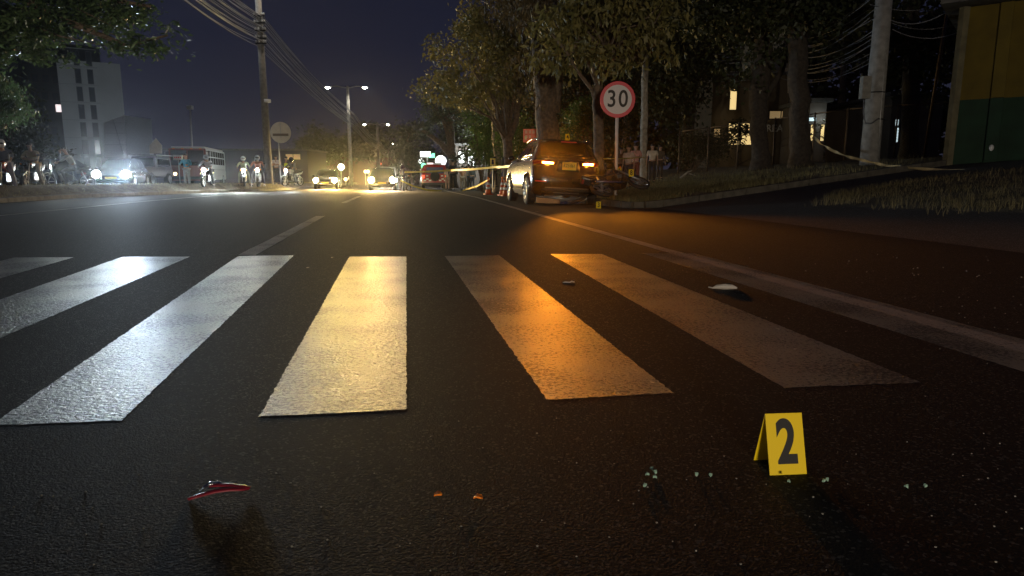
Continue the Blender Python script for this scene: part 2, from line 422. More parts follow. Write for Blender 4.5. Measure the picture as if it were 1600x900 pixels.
marker('3', 'small yellow marker numbered 3 on the road at the rear corner of the black car', g3, 0, .16, .11)
for dgt, px, py, Y, lab in (('8', 986, 276, 18.2, 'yellow marker on the rear end of the fallen motorcycle'), ('7', 951, 278, 18.6, 'yellow marker between the black car and the speed sign post'),
                            ('1', 967, 272, 19.4, 'yellow marker just right of the foot of the speed sign post')):
    p = P(px, py, Y); marker(dgt, lab, p, 0, .19, .13)

# ------------------------------------------------------------------ debris on the road
def shard(name, label, loc, rz, outline, m, thick=.004, cat='debris', bend=.02, group=None):
    b = MB(); n = len(outline); vs = []
    for k in (0, thick):
        for x, y in outline: vs.append((x, y, .003 + k + bend * (1 - (abs(x) / max(abs(q[0]) for q in outline)) ** 2)))
    cx = sum(q[0] for q in outline) / n; cy = sum(q[1] for q in outline) / n
    vs += [(cx, cy, .003 + bend), (cx, cy, .003 + bend + thick)]
    fs = [(i, (i + 1) % n, 2 * n) for i in range(n)] + [((i + 1) % n + n, i + n, 2 * n + 1) for i in range(n)] + [(i, i + n, (i + 1) % n + n, (i + 1) % n) for i in range(n)]
    ob = b.add(vs, fs).build(name, m); ob.location = loc; ob.rotation_euler = (0, 0, rz); tag(ob, label, cat, group)
    return ob
M_REDP = mat('red glossy plastic', (.22, .012, .025), .38, coat=.15)
M_AMB = mat('amber lens plastic', (.85, .22, .02), .15, coat=.5)
M_GCHIP = mat('pale green chip', (.30, .46, .36), .15, spec=.8)
M_PAPER = mat('dirty white paper', (.45, .40, .35), .8, bump=.6, bscale=60)
r = thing('broken_light_cover', 'broken curved red plastic light cover with silver end lying on near asphalt', 'debris', G(345, 770), .15); r.scale = (1, 1, .4)
pts = [(-.066, -.028, .006), (-.045, -.018, .012), (-.012, -.004, .018), (.02, 0, .02), (.05, .002, .014), (.064, .006, .008)]
MB().tube(pts, [.006, .008, .010, .010, .009, .005], 8).build('lower_blade', M_REDP, r, True)
pts = [(-.03, .022, .022), (-.01, .020, .028), (.02, .015, .026), (.045, .010, .02), (.066, .006, .012)]
MB().tube(pts, [.006, .009, .009, .009, .007], 8).build('upper_blade', M_REDP, r, True)
MB().tube([(-.042, .02, .02), (-.03, .03, .032), (-.012, .03, .034), (.0, .022, .03)], [.005, .006, .006, .004], 8).build('silver_clip', M_CHROME, r, True)
MB().tube([(-.04, .02, .02), (-.05, .0, .012), (-.06, -.02, .008)], [.003, .002, .002], 6).build('rim_edge', M_STEEL, r, True)
def ol(w_, h_, n=7, j=.25):
    return [(w_ * math.cos(2 * PI * i / n) * random.uniform(1 - j, 1), h_ * math.sin(2 * PI * i / n) * random.uniform(1 - j, 1)) for i in range(n)]
shard('amber_shard', 'small amber plastic shard, left one of the pair on near asphalt', G(685, 776), .1, ol(.012, .010), M_AMB, .004, bend=.004)
shard('amber_shard', 'small bright amber plastic shard, right one of the pair on near asphalt', G(747, 781), -.1, ol(.015, .010), M_AMB, .004, bend=.006)
GL_ = ['left green speck of the top pair in the green cluster', 'right green speck of the top pair in the green cluster', 'faint green fragment left of centre in the green cluster', 'faint green fragment at the right of the green cluster', 'dim lowest fragment below the green cluster', 'bright left fragment of the pair between cluster and large marker', 'right fragment of the pair between cluster and large marker', 'green fragment just below the front foot of the large marker', 'left of the two touching fragments right of the large marker', 'right of the two touching fragments right of the large marker', 'bright lone green fragment far right of the large marker', 'dim rightmost green fragment on the near asphalt']
for gi, (px, py) in enumerate(((1018, 736), (1024, 741), (1012, 745), (1023, 749), (1008, 762), (1088, 745), (1110, 746), (1232, 756), (1287, 755), (1292, 753), (1416, 764), (1446, 763))):
    shard('green_chip', GL_[gi], G(px, py), random.random() * 6, ol(random.uniform(.004, .007), .005, 5), M_GCHIP, .005, bend=.004, group='pale green fragments on the near asphalt')  # small pale green chips laid at listed points
r = thing('crumpled_paper', 'long crumpled whitish wrapper lying between two stripes at right', 'litter', G(1132, 452), 0)
MB().tube([(-.10, .03, .01), (-.075, .012, .008), (-.05, .008, .016), (0, .0, .018), (.05, .002, .016), (.085, .006, .008)], [.004, .006, .014, .019, .016, .006], 7).build('wrapper', M_PAPER, r)
r = thing('torn_ribbon', 'small torn pale ribbon on asphalt between the two orange lit stripes', 'litter', G(888, 442), 0)
MB().tube([(-.04, -.005, .004), (-.02, .004, .006), (.01, -.004, .005), (.025, .008, .01), (.045, .004, .006)], [.003, .006, .005, .006, .003], 5).build('ribbon', M_PAPER, r)
for px, py, lab in ((519, 403, 'small pale flattened scrap on asphalt between the far ends of the yellow lit stripes'), (481, 419, 'tiny pale scrap left of the centre stripe near its far end'), (1215, 515, 'thin pale scrap lying on the second stripe from the right'), (1243, 547, 'tiny whitish chip on the lower part of the second stripe from the right'), (1019, 599, 'tiny bright chip on the stripe corner left of the large marker'), (840, 331, 'small light scrap on the road in front of the black car')):
    k_ = G(px, py).y / 6; shard('paper_scrap', lab, G(px, py), random.random() * 3, ol(.022 * k_ + .004, .012 * k_ + .002, 6, .5), M_PAPER, .002, 'litter', .003, 'scraps of litter on the road')
b = MB()
for i in range(330):
    if random.random() < .45: px = random.uniform(1000, 1600); py = random.uniform(395, 520)
    else: px = random.uniform(0, 1600); py = random.uniform(330, 880) if random.random() < .5 else random.uniform(650, 895)
    g = G(px, py); s_ = random.uniform(.0012, .0032) * (1 if g.y < 5 else 2.0)
    b.box((g.x, g.y, s_ * .4), (s_, s_ * 1.2, s_ * .8), Matrix.Rotation(random.random() * 3, 3, 'Z'))
tag(b.build('road_gravel', mat('pale grit', (.26, .25, .22), .8), kind='stuff'), 'pale grit scattered over the dark asphalt', 'gravel')

# ------------------------------------------------------------------ grass
def blades(name, label, pts, hgt, wd, m, lean=.5):
    n = len(pts); P0 = np.array(pts); h = rng.uniform(.5, 1.2, n) * hgt; a = rng.uniform(0, 2 * PI, n); l = rng.uniform(.1, lean, n) * h
    wx = np.cos(a + PI / 2) * wd * .5; wy = np.sin(a + PI / 2) * wd * .5
    tip = P0 + np.stack([np.cos(a) * l * 1.6, np.sin(a) * l * 1.6, h * .92], 1)
    mid = P0 + np.stack([np.cos(a) * l * .5, np.sin(a) * l * .5, h * .6], 1)
    W = np.stack([wx, wy, np.zeros(n)], 1)
    V = np.stack([P0 - W, P0 + W, mid - W * .8, mid + W * .8, tip], 1).reshape(-1, 3)
    k = np.arange(n)[:, None] * 5
    tri = np.concatenate([k + [0, 1, 3], k + [0, 3, 2], k + [2, 3, 4]], 1).reshape(-1, 3)
    me = bpy.data.meshes.new(name); me.vertices.add(len(V)); me.vertices.foreach_set('co', V.ravel())
    me.loops.add(tri.size); me.loops.foreach_set('vertex_index', tri.ravel().astype(np.int32))
    me.polygons.add(len(tri)); me.polygons.foreach_set('loop_start', np.arange(0, tri.size, 3, dtype=np.int32)); me.update(calc_edges=True)
    me.materials.append(m); ob = bpy.data.objects.new(name, me); C.objects.link(ob); ob['kind'] = 'stuff'
    if label: ob['label'] = label; ob['category'] = 'grass'
    return ob
def leafmat(name, c1, c2, rough=.55, trans=.25):
    m, n, b = nodes(name); L = n.links
    g = n.nodes.new('ShaderNodeNewGeometry'); t = n.nodes.new('ShaderNodeTexCoord')
    z = n.nodes.new('ShaderNodeTexNoise'); z.inputs['Scale'].default_value = 1.3; L.new(t.outputs['Object'], z.inputs[0])
    mx = n.nodes.new('ShaderNodeMix'); mx.data_type = 'RGBA'
    ad = n.nodes.new('ShaderNodeMath'); ad.operation = 'ADD'; L.new(g.outputs['Random Per Island'], ad.inputs[0]); L.new(z.outputs[0], ad.inputs[1])
    ml = n.nodes.new('ShaderNodeMath'); ml.operation = 'MULTIPLY_ADD'; ml.inputs[1].default_value = .8; ml.inputs[2].default_value = -.3; L.new(ad.outputs[0], ml.inputs[0])
    ml.use_clamp = True
    L.new(ml.outputs[0], mx.inputs[0]); mx.inputs[6].default_value = (*c1, 1); mx.inputs[7].default_value = (*c2, 1)
    L.new(mx.outputs[2], b.inputs['Base Color']); b.inputs['Roughness'].default_value = rough
    tr = n.nodes.new('ShaderNodeBsdfTranslucent'); L.new(mx.outputs[2], tr.inputs[0]); ms = n.nodes.new('ShaderNodeMixShader'); ms.inputs[0].default_value = trans
    out = n.nodes['Material Output']; L.new(b.outputs[0], ms.inputs[1]); L.new(tr.outputs[0], ms.inputs[2]); L.new(ms.outputs[0], out.inputs[0])
    MATS[name] = m; return m
M_GR1 = leafmat('dry grass', (.14, .12, .05), (.34, .28, .14))
M_GR2 = leafmat('green grass', (.10, .10, .04), (.38, .33, .16))
pts = []
for i in range(16000):
    v = random.uniform(4, 13.4); t = abs(random.gauss(0, 1)) * 1.6; 
    if random.random() < .5: t = random.uniform(0, 9)
    u = patch_edge(v) + t + .5 * math.sin(v * 3.1) * math.sin(v * 1.3) + random.gauss(0, .18)
    if math.sin(v * 5.1 + u * 2) * math.sin(u * 3.7 - v) > .35 and random.random() < .8: continue
    p = UV(u, v); pts.append((p.x, p.y, base(u) + .03))
blades('tall_grass', 'clump of tall dry grass at the right edge beside the driveway', pts, .17, .006, M_GR1, .9)
pts = []
for i in range(26000):
    u = 2.75 + abs(random.gauss(0, 1)) * 3.6; t = .16 + abs(random.gauss(0, 1)) * 5
    v = vk(u) + t; p = UV(u, v)
    if p.y > 44: continue
    dens = math.sin(p.x * 2.3 + math.sin(p.y * 1.1) * 2) * math.sin(p.y * 1.9)
    if dens < -.25 and random.random() < .8: continue
    pts.append((p.x, p.y, base(u) + .13 + zr(p.y)))
blades('bank_grass', 'short rough grass covering the bank behind the fallen motorcycle', pts, .15, .010, M_GR2, .6)
pts = []
for i in range(9000):
    v = 8 + 62 * random.random() ** 1.4; t = random.uniform(.05, 2.0)
    if math.sin(v * 2.3) * math.sin(v * .9 + t) < -.3 and random.random() < .7: continue
    p = UV(mk(v) - .07 - t, v); pts.append((p.x, p.y, zr(p.y) + med_z(t)))
blades('median_grass', 'low ragged grass growing along the median strip', pts, .09, .012, M_GR2, .6)

# ------------------------------------------------------------------ trees
def leaf_cloud(name, centers, radii, n, size, m, parent, elong=1.8, droop=.5, clump=.35, ncl=90):
    cs = np.array(centers, float); rs = np.array(radii, float)
    vol = rs.prod(1); pick = rng.choice(len(cs), ncl * 1, p=vol / vol.sum())
    d = rng.normal(size=(ncl, 3)); d /= np.linalg.norm(d, axis=1)[:, None]
    rr = rng.uniform(.35, 1.0, ncl) ** .6
    cc = cs[pick] + d * rs[pick] * rr[:, None]
    csz = rng.uniform(.5, 1.3, ncl) * clump
    k = rng.integers(0, ncl, n)
    off = rng.normal(size=(n, 3)) * csz[k][:, None] * np.array([1, 1, .6])
    p = cc[k] + off
    s = rng.uniform(.6, 1.25, n) * size
    az = rng.uniform(0, 2 * PI, n); el = rng.normal(-droop, .5, n)
    D = np.stack([np.cos(az) * np.cos(el), np.sin(az) * np.cos(el), np.sin(el)], 1)
    R = rng.normal(size=(n, 3)); W = np.cross(D, R); W /= np.linalg.norm(W, axis=1)[:, None]
    N = np.cross(D, W)
    L = s[:, None]; Wd = L / elong / 2
    V = np.stack([p, p + D * L * .45 + W * Wd + N * L * .05, p + D * L, p + D * L * .45 - W * Wd + N * L * .05], 1).reshape(-1, 3)
    kk = np.arange(n)[:, None] * 4
    tri = np.concatenate([kk + [0, 1, 2], kk + [0, 2, 3]], 1).reshape(-1, 3)
    me = bpy.data.meshes.new(name); me.vertices.add(len(V)); me.vertices.foreach_set('co', V.ravel())
    me.loops.add(tri.size); me.loops.foreach_set('vertex_index', tri.ravel().astype(np.int32))
    me.polygons.add(len(tri)); me.polygons.foreach_set('loop_start', np.arange(0, tri.size, 3, dtype=np.int32)); me.update(calc_edges=True)
    me.materials.append(m); ob = bpy.data.objects.new(name, me); C.objects.link(ob); ob.parent = parent; ob['kind'] = 'stuff'
    return ob, cc
L_OLIVE = leafmat('olive leaves', (.085, .085, .025), (.26, .22, .07))
L_DARK = leafmat('dark leaves', (.018, .026, .010), (.05, .06, .022))
L_GREEN = leafmat('fresh green leaves', (.04, .09, .02), (.12, .20, .05))
L_LEFT = leafmat('glossy green leaves', (.035, .065, .025), (.13, .20, .08), .32)
L_GREY = leafmat('grey green leaves', (.04, .055, .03), (.11, .13, .07))
L_WARM = leafmat('brownish leaves', (.06, .045, .018), (.16, .11, .045))
def tree(name, label, loc, trunk, crowns, n, size, lm, bark=M_BARK, ncl=90, clump=.35, branches=22, group=None, elong=1.8, droop=.5, forks=(), r_branch=.035, stuff_dense=1):
    """trunk: list of (x,y,z,r) local; crowns: list of (cx,cy,cz,rx,ry,rz) local"""
    root = thing(name, label, 'tree', loc, 0, group)
    pts = [t[:3] for t in trunk]; rr = [t[3] for t in trunk]
    P3 = []; R3 = []
    for i in range(len(pts) - 1):
        for k in range(5):
            t = k / 5; q = Vector(pts[i]).lerp(Vector(pts[i + 1]), t); f = rr[i] + (rr[i + 1] - rr[i]) * t
            P3.append(q + Vector((random.gauss(0, .08 * f), random.gauss(0, .08 * f), 0)) * (1 if (i or k) else 0)); R3.append(f * random.uniform(.93, 1.07))
    P3.append(Vector(pts[-1])); R3.append(rr[-1])
    R3[0] *= 1.35
    MB().tube(P3, R3, 12).build('trunk', bark, root, True)
    for f in forks:
        MB().tube([q[:3] for q in f], [q[3] for q in f], 8).build('limb', bark, root, True)
    if not crowns: return root
    ob, cc = leaf_cloud('crown', [c[:3] for c in crowns], [c[3:] for c in crowns], n, size, lm, root, elong, droop, clump, ncl)
    top = Vector(pts[-1]); low = Vector(pts[max(0, len(pts) - 2)])
    mb = MB()
    for i in rng.choice(len(cc), min(branches, len(cc)), replace=False):
        e = Vector(cc[i]); s_ = low.lerp(top, random.uniform(.35, 1))
        m1 = s_.lerp(e, .35) + Vector((random.gauss(0, .15), random.gauss(0, .15), random.uniform(0, .35))); m2 = s_.lerp(e, .7) + Vector((random.gauss(0, .2), random.gauss(0, .2), random.gauss(0, .15)))
        k = r_branch * random.uniform(.7, 1.3)
        mb.tube([s_, m1, m2, e], [k * 1.6, k * 1.1, k * .7, k * .25], 6)
    mb.build('branches', bark, root, True)
    return root

def ptree(name, label, Y, tr, cr_, n, size, lm, **kw):
    """tr: [(px,py,width_px,dY)] from the foot up; cr_: [(px,py,rx,ry,dY,rY)] seen sizes turned into metres at distance Y"""
    k = Y / F; b0 = P(tr[0][0], tr[0][1], Y); gz = terr(b0.x, b0.y); base_ = Vector((b0.x, b0.y, gz - .05))
    T = [(0, 0, 0, tr[0][2] * k / 2)]
    for px, py, wd, dY in tr[1:]:
        q = P(px, py, Y + dY) - base_; T.append((q.x, q.y, q.z, wd * k / 2))
    CR = []
    for px, py, rx, ry, dY, rY in cr_:
        q = P(px, py, Y + dY) - base_; CR.append((q.x, q.y, q.z, rx * k, rY, ry * k))
    fk = []
    for f in kw.pop('pf', ()):
        fk.append([(*(P(px, py, Y + dY) - base_), wd * k / 2) for px, py, wd, dY in f])
    return tree(name, label, base_, T, CR, n, size, lm, forks=fk, **kw)

# right hand trees
ptree('shade_tree', 'dense rounded tree with forked dark trunk left of the black car', 30,
      [(795, 285, 17, 0), (794, 235, 15, 0), (793, 212, 15, 0)],
      [(735, 90, 55, 55, 0, 2), (700, 140, 42, 28, -1, 1.5), (790, 100, 45, 70, 0, 2), (770, 45, 60, 50, 1, 2), (690, 95, 25, 25, 0, 1.2), (820, 60, 40, 60, 1, 2), (760, 150, 50, 22, 0, 1.5)],
      15000, .17, L_OLIVE, pf=[[(793, 222, 13, 0), (781, 195, 10, 0), (770, 150, 7, 0), (740, 110, 5, 0)], [(793, 222, 12, 0), (806, 190, 10, 0), (812, 140, 8, 0), (805, 80, 5, 0)]],
      ncl=190, clump=.34, branches=30)
ptree('mature_tree', 'thick brown trunk with hanging foliage rising directly behind the black car', 25,
      [(857, 290, 40, 0), (856, 200, 34, 0), (850, 120, 34, 0), (842, 40, 26, 0), (840, -60, 20, 0)],
      [(835, 60, 30, 70, -1, 1.2), (870, 20, 60, 60, 0, 2), (825, 130, 18, 40, -1, .7), (820, -10, 60, 40, 0, 2), (900, 30, 60, 40, 1, 2)],
      6500, .20, L_WARM, ncl=130, clump=.34, elong=3.5, droop=1.1, branches=24, pf=[[(866, 175, 18, 0), (872, 130, 14, 0), (880, 60, 12, 0), (895, -10, 9, 0)]])
ptree('leaning_tree', 'crooked slender tree with long drooping leaves just behind the speed sign', 21,
      [(937, 285, 18, 0), (936, 215, 15, 0), (933, 165, 15, 0), (936, 120, 12, 0), (945, 85, 9, 0)],
      [(900, 90, 65, 22, -1, 1.2), (960, 70, 70, 30, 0, 1.6), (1020, 80, 45, 18, 0, 1.2), (930, 25, 85, 35, 0, 2), (1020, 25, 60, 32, 1, 1.6), (890, 125, 22, 15, -1, .7), (870, 60, 35, 40, 0, 1.2)],
      6000, .25, L_OLIVE, ncl=120, clump=.27, elong=2.6, droop=.8, branches=34, r_branch=.035,
      pf=[[(935, 170, 9, 0), (925, 140, 6, 0), (903, 112, 5, -.5), (885, 80, 4, -.8), (860, 50, 3, -1)], [(934, 130, 10, 0), (915, 85, 7, 0), (880, 60, 6, 0), (860, 10, 5, 0)],
          [(936, 125, 9, 0), (965, 95, 6, .4), (1000, 98, 5, .5), (1020, 70, 4, .6)], [(940, 110, 10, 0), (955, 60, 7, 0), (990, 10, 6, 0), (1000, -30, 4, 0)]])
ptree('slender_tree', 'straight pale trunk standing right of the speed sign among the onlookers', 26,
      [(1006, 268, 13, 0), (1006, 220, 11, 0), (1007, 180, 11, 0), (1008, 90, 10, 0), (1010, 20, 9, 0)],
      [(1010, -5, 70, 35, 0, 2), (1060, 20, 40, 30, 0, 2)], 3500, .2, L_DARK, bark=M_BARKP, ncl=60, branches=14)
ptree('garden_tree', 'pale twisted trunk in front of the lit green bushes', 36,
      [(778, 290, 13, 0), (778, 250, 10, 0), (773, 215, 10, 0), (775, 180, 11, 0), (770, 150, 8, 0)],
      [(760, 150, 40, 25, 1, 2)], 1800, .2, L_GREY, bark=M_BARKP, ncl=40, branches=8)
ptree('bare_tree', 'sparse tree with a bare limb leaning left beyond the people', 58,
      [(708, 290, 14, 0), (707, 245, 12, 0), (705, 225, 12, 0), (703, 180, 9, 0)],
      [(700, 160, 45, 35, 0, 3), (670, 190, 22, 22, 0, 2), (735, 175, 25, 40, 0, 3)], 4200, .26, L_GREY, ncl=60, clump=.5, branches=22, r_branch=.06,
      pf=[[(707, 247, 11, 0), (690, 225, 9, 0), (660, 203, 5, 0)], [(705, 230, 9, 0), (698, 205, 6, 0), (690, 180, 4, 0)]])
def bush(label, Y, cr_, n, size, lm, ncl=50, clump=.3, group=None):
    b0 = P(cr_[0][0], 285, Y); gz = terr(b0.x, b0.y); k = Y / F
    root = thing('bush', label, 'bush', (b0.x, b0.y, gz), 0, group)
    CR = [(*(P(px, py, Y + dY) - Vector((b0.x, b0.y, gz))), rx * k, rY, ry * k) for px, py, rx, ry, dY, rY in cr_]
    ob, cc = leaf_cloud('foliage', [c[:3] for c in CR], [c[3:] for c in CR], n, size, lm, root, 1.8, .2, clump, ncl)
    mb = MB()
    for i in range(0, len(cc), 3):
        e = Vector(cc[i]); mb.tube([(random.gauss(0, .1), random.gauss(0, .1), 0), e * .5 + Vector((0, 0, .2)), e], [.03, .02, .006], 5)
    mb.build('stems', M_BARK, root)
    return root
bush('bright green bush under the tree left of the car, lit by the shop behind', 40, [(752, 215, 20, 25, 0, 1), (742, 190, 12, 16, 0, .8), (765, 200, 12, 30, 0, .8), (755, 245, 24, 14, 0, 1)], 5000, .15, L_GREEN)
bush('narrow bright green shrub between the forked trunk and the orange board', 33, [(812, 215, 12, 35, 0, .7), (787, 215, 5, 28, 1, .5), (806, 250, 14, 16, 0, .7)], 3500, .15, L_GREEN)
bush('bright green leafy bush growing just above the right side of the car roof', 29, [(905, 185, 20, 20, 0, .8), (895, 205, 16, 12, 0, .6), (918, 165, 16, 16, 0, .7), (885, 225, 20, 14, 0, .6)], 4500, .13, L_GREEN, clump=.22)
bush('dark distant shrubs rising over the dull red building', 118, [(500, 225, 30, 22, 0, 3), (540, 232, 24, 18, 0, 3), (580, 222, 24, 24, 0, 3)], 5000, .7, L_DARK, ncl=60, clump=1.2)
bush('dark low shrub along the fence at the left end', 33, [(1080, 235, 40, 28, 0, 1), (1110, 225, 25, 25, 0, 1)], 3000, .16, L_DARK)
# dark trunks by the fence
ptree('fence_tree', 'broad black trunk left of the lit wall writing behind the fence', 27,
      [(1189, 262, 30, 0), (1186, 215, 25, 0), (1184, 160, 26, 0), (1190, 110, 30, 0), (1194, 40, 26, 0), (1196, -60, 22, 0)],
      [(1170, 20, 70, 45, 0, 3), (1240, -10, 80, 45, 0, 3), (1110, 0, 60, 45, 1, 3), (1150, 110, 40, 25, 0, 1.5)], 8000, .22, L_DARK, bark=M_BARKD, ncl=130, clump=.45, branches=26,
      pf=[[(1188, 165, 12, 0), (1203, 140, 10, 0), (1222, 110, 8, 0), (1235, 60, 5, 0)]])
ptree('fence_tree', 'thick black trunk where the barrier tape starts at the right', 25.5,
      [(1251, 262, 33, 0), (1250, 200, 29, 0), (1248, 130, 28, 0), (1247, 60, 28, 0), (1246, -70, 24, 0)],
      [(1260, 10, 80, 40, 0, 3), (1330, 0, 70, 40, 1, 3), (1215, 75, 30, 20, 1, 1)], 6000, .22, L_DARK, bark=M_BARKD, ncl=90, clump=.45, branches=22)
ptree('yard_tree', 'tall dark tree rising behind the right utility pole', 34,
      [(1420, 262, 26, 0), (1424, 120, 22, 0), (1426, -60, 18, 0)], [(1430, 20, 110, 50, 0, 4), (1340, 50, 60, 40, 1, 3), (1500, 60, 60, 60, 1, 3), (1425, 120, 50, 40, 1, 2)], 8000, .26, L_DARK, bark=M_BARKD, ncl=110, clump=.5)
ptree('yard_tree', 'dark tree filling the gap between the speed sign and the lit windows', 36,
      [(1075, 262, 20, 0), (1078, 150, 16, 0), (1080, 20, 12, 0)], [(1075, 100, 60, 70, 0, 3), (1100, 20, 60, 60, 1, 3), (1050, 180, 40, 30, 0, 2), (1035, 120, 40, 50, 0, 3)], 8500, .26, L_DARK, bark=M_BARKD, ncl=120, clump=.5)
ptree('yard_tree', 'dark leafy tree behind the roof of the black car', 40,
      [(905, 262, 18, 0), (905, 150, 14, 0)], [(900, 120, 60, 70, 0, 3), (860, 190, 40, 35, 0, 2), (960, 130, 50, 60, 0, 3), (975, 200, 35, 40, 0, 2)], 8500, .26, L_DARK, ncl=120, clump=.5)
for i, (px, top, wd, Y, lab) in enumerate(((640, 195, 50, 120, 'far grey tree at the left edge of the tree line, beside the last street lamps'), (740, 160, 60, 80, 'far grey tree behind the rounded shade tree'))):
    ptree('distant_tree', lab, Y, [(px, 292, 8, 0), (px, 250, 6, 0), (px, 220, 5, 0)], [(px, top + 30, wd * .7, 40, 0, 5), (px + 15, top + 55, wd * .6, 28, 0, 5), (px - 10, top + 60, wd * .5, 24, 2, 4)], 5000, .6, L_GREY, ncl=60, clump=1.3, branches=10, r_branch=.1)
# left trees
ptree('overhanging_tree', 'dark tree hanging into the top left corner with one long leafy bough', 15,
      [(-230, 330, 60, 0), (-210, 100, 50, 0), (-120, -80, 40, 0)],
      [(60, 20, 90, 40, 0, 1.2), (-40, 40, 80, 50, 0, 1.5), (140, 10, 60, 40, 0, 1), (195, 15, 45, 38, 0, .8), (230, 65, 35, 11, 0, .5), (268, 48, 20, 12, 0, .35), (200, 72, 35, 10, 0, .5), (30, 75, 70, 22, 0, 1)],
      15000, .14, L_LEFT, ncl=230, clump=.16, elong=2.8, droop=.2, branches=40, r_branch=.02, pf=[[(-120, -80, 30, 0), (0, -20, 16, 0), (120, 40, 10, 0), (200, 72, 6, 0), (262, 55, 3, 0)], [(0, -20, 14, 0), (120, -10, 9, 0), (235, 10, 4, 0)]])
ptree('roadside_tree', 'pale green rounded crown at the left edge below the overhanging tree', 24,
      [(-60, 320, 26, 0), (-50, 240, 20, 0), (-40, 200, 18, 0)], [(-10, 160, 45, 30, 0, 1.2), (-30, 140, 45, 30, 0, 1.2), (15, 175, 24, 20, 0, .8)], 5000, .16, L_LEFT, ncl=90, clump=.22, elong=2.6, droop=.9)
ptree('distant_tree', 'broad dark tree behind the motorcyclists at the far left', 75, [(20, 285, 14, 0), (20, 200, 10, 0)], [(15, 200, 42, 50, 0, 4), (-10, 150, 50, 60, 0, 5), (60, 245, 28, 22, 0, 4)], 9000, .5, L_DARK, ncl=110, clump=.9)

# ------------------------------------------------------------------ poles, lamps, cables
M_LAMPW = glow('cool white lamp', (1.0, .97, .85), 60)
def pole(name, label, cat, Y, foot, topz_px, w0, w1, m=M_CONC):
    k = Y / F; a = P(foot[0], foot[1], Y); gz = terr(a.x, a.y) if foot[0] > 700 else zr(Y) + .15
    root = thing(name, label, cat, (a.x, a.y, gz)); t = P(topz_px[0], topz_px[1], Y) - Vector((a.x, a.y, gz))
    MB().tube([(0, 0, 0), t * .5, t], [w0 * k / 2, (w0 + w1) * k / 4, w1 * k / 2], 16).build('shaft', m, root, True)
    return root, Vector((a.x, a.y, gz)), t, k
r, o0, t, k = pole('utility_pole', 'tall concrete utility pole carrying the cable bundle beside the round sign', 'utility pole', 46, (421, 290), (401, -40), 12, 8.5, M_CONCD)
for py, px in ((25, 405), (36, 406), (48, 407), (60, 408), (68, 408)):
    q = P(px, py, 45.8) - o0
    MB().box(q, (.7, .12, .10)).build('bracket', M_DARKM, r); 
    for s_ in (-.3, -.1, .2, .33): MB().lathe([(.03, 0), (.07, .02), (.05, .06), (.07, .1), (.03, .13)], q + Vector((s_, -.1, .05)), 8).build('insulator', M_STEEL, r, True)
t2 = t * 1.0
MB().tube([t2 - Vector((0, 0, .3)), t2 + Vector((1.2, -.6, .5)), t2 + Vector((2.6, -1.2, .6))], .05, 8).tube([t2 - Vector((0, 0, .3)), t2 + Vector((-1.6, -.4, .5)), t2 + Vector((-3.0, -.8, .6))], .05, 8).build('added_lamp_arm', M_STEEL, r, True)  # lamp pair added above the frame to light riders, road and trees
for d_ in ((2.8, -1.25, .6), (-3.2, -.85, .6)):
    q = t2 + Vector(d_); MB().box(q, (.75, .30, .12), None, .8).build('lamp_head', M_STEEL, r); MB().ball(q - Vector((0, 0, .07)), (.24, .14, .07)).build('lens', M_LAMPW, r, True)
    lamp('SPOT', q - Vector((0, 0, .18)), 900, (1, .86, .66) if d_[0] > 0 else (.85, .95, 1), .15, q - Vector((0, 0, 5)), 165, .4, r)
q = P(414.5, 157, 45.7) - o0; MB().lathe([(.24, -.1), (.25, -.08), (.25, .08), (.24, .1)], q + Vector((0, .3, 0)), 14).build('white_band', M_WHITE, r, True)
pA = [P(405, 40, 46)]
TW = {}
def twin(label, Y, px, pyl, xl, xr, pyb, en, vis):
    k = Y / F; a = P(px, pyb, Y); gz = zr(Y) + .2; root = thing('street_lamp', label, 'street lamp', (a.x, a.y, gz), 0, 'double armed street lamps along the median')
    h = P(px, pyl, Y).z - gz; dl = (xl - px) * k; dr = (xr - px) * k
    MB().tube([(0, 0, 0), (0, 0, h * .5), (0, 0, h + .1)], [.22, .17, .12], 12).build('post', M_CONC, root, True)
    MB().tube([(dl, 0, h), (dl * .5, 0, h + .1), (0, 0, h - .1), (dr * .5, 0, h + .1), (dr, 0, h)], .05, 8).build('arm', M_STEEL, root, True)
    for d in (dl, dr):
        hd = MB().box((d, 0, h), (.75, .30, .12), None, .8).build('lamp_head', M_STEEL, root, bevel=.02)
        MB().ball((d, -.05, h - .07), (.24, .16, .09), 12, 6).build('lens', M_LAMPW, root, True)
        if en:
            l = lamp('SPOT', (d, 0, h - .20), en, (1, .93, .78), .15, (d, 0, 0), 160, .5, root, 'lamp_light')
    return root
twin('nearest double armed street lamp, left of the tree line', 67, 549, 136, 519, 575, 290, 700, 1)
twin('second double armed street lamp down the road, half as high', 112, 592, 194, 573, 609, 290, 150, 1)
twin('third double armed street lamp, just right of the second cable pole', 170, 604, 224, 594, 616, 287, 0, 1)
twin('farthest double armed street lamp, a pair of dots above the shops', 235, 616, 238, 609, 624, 286, 0, 1)
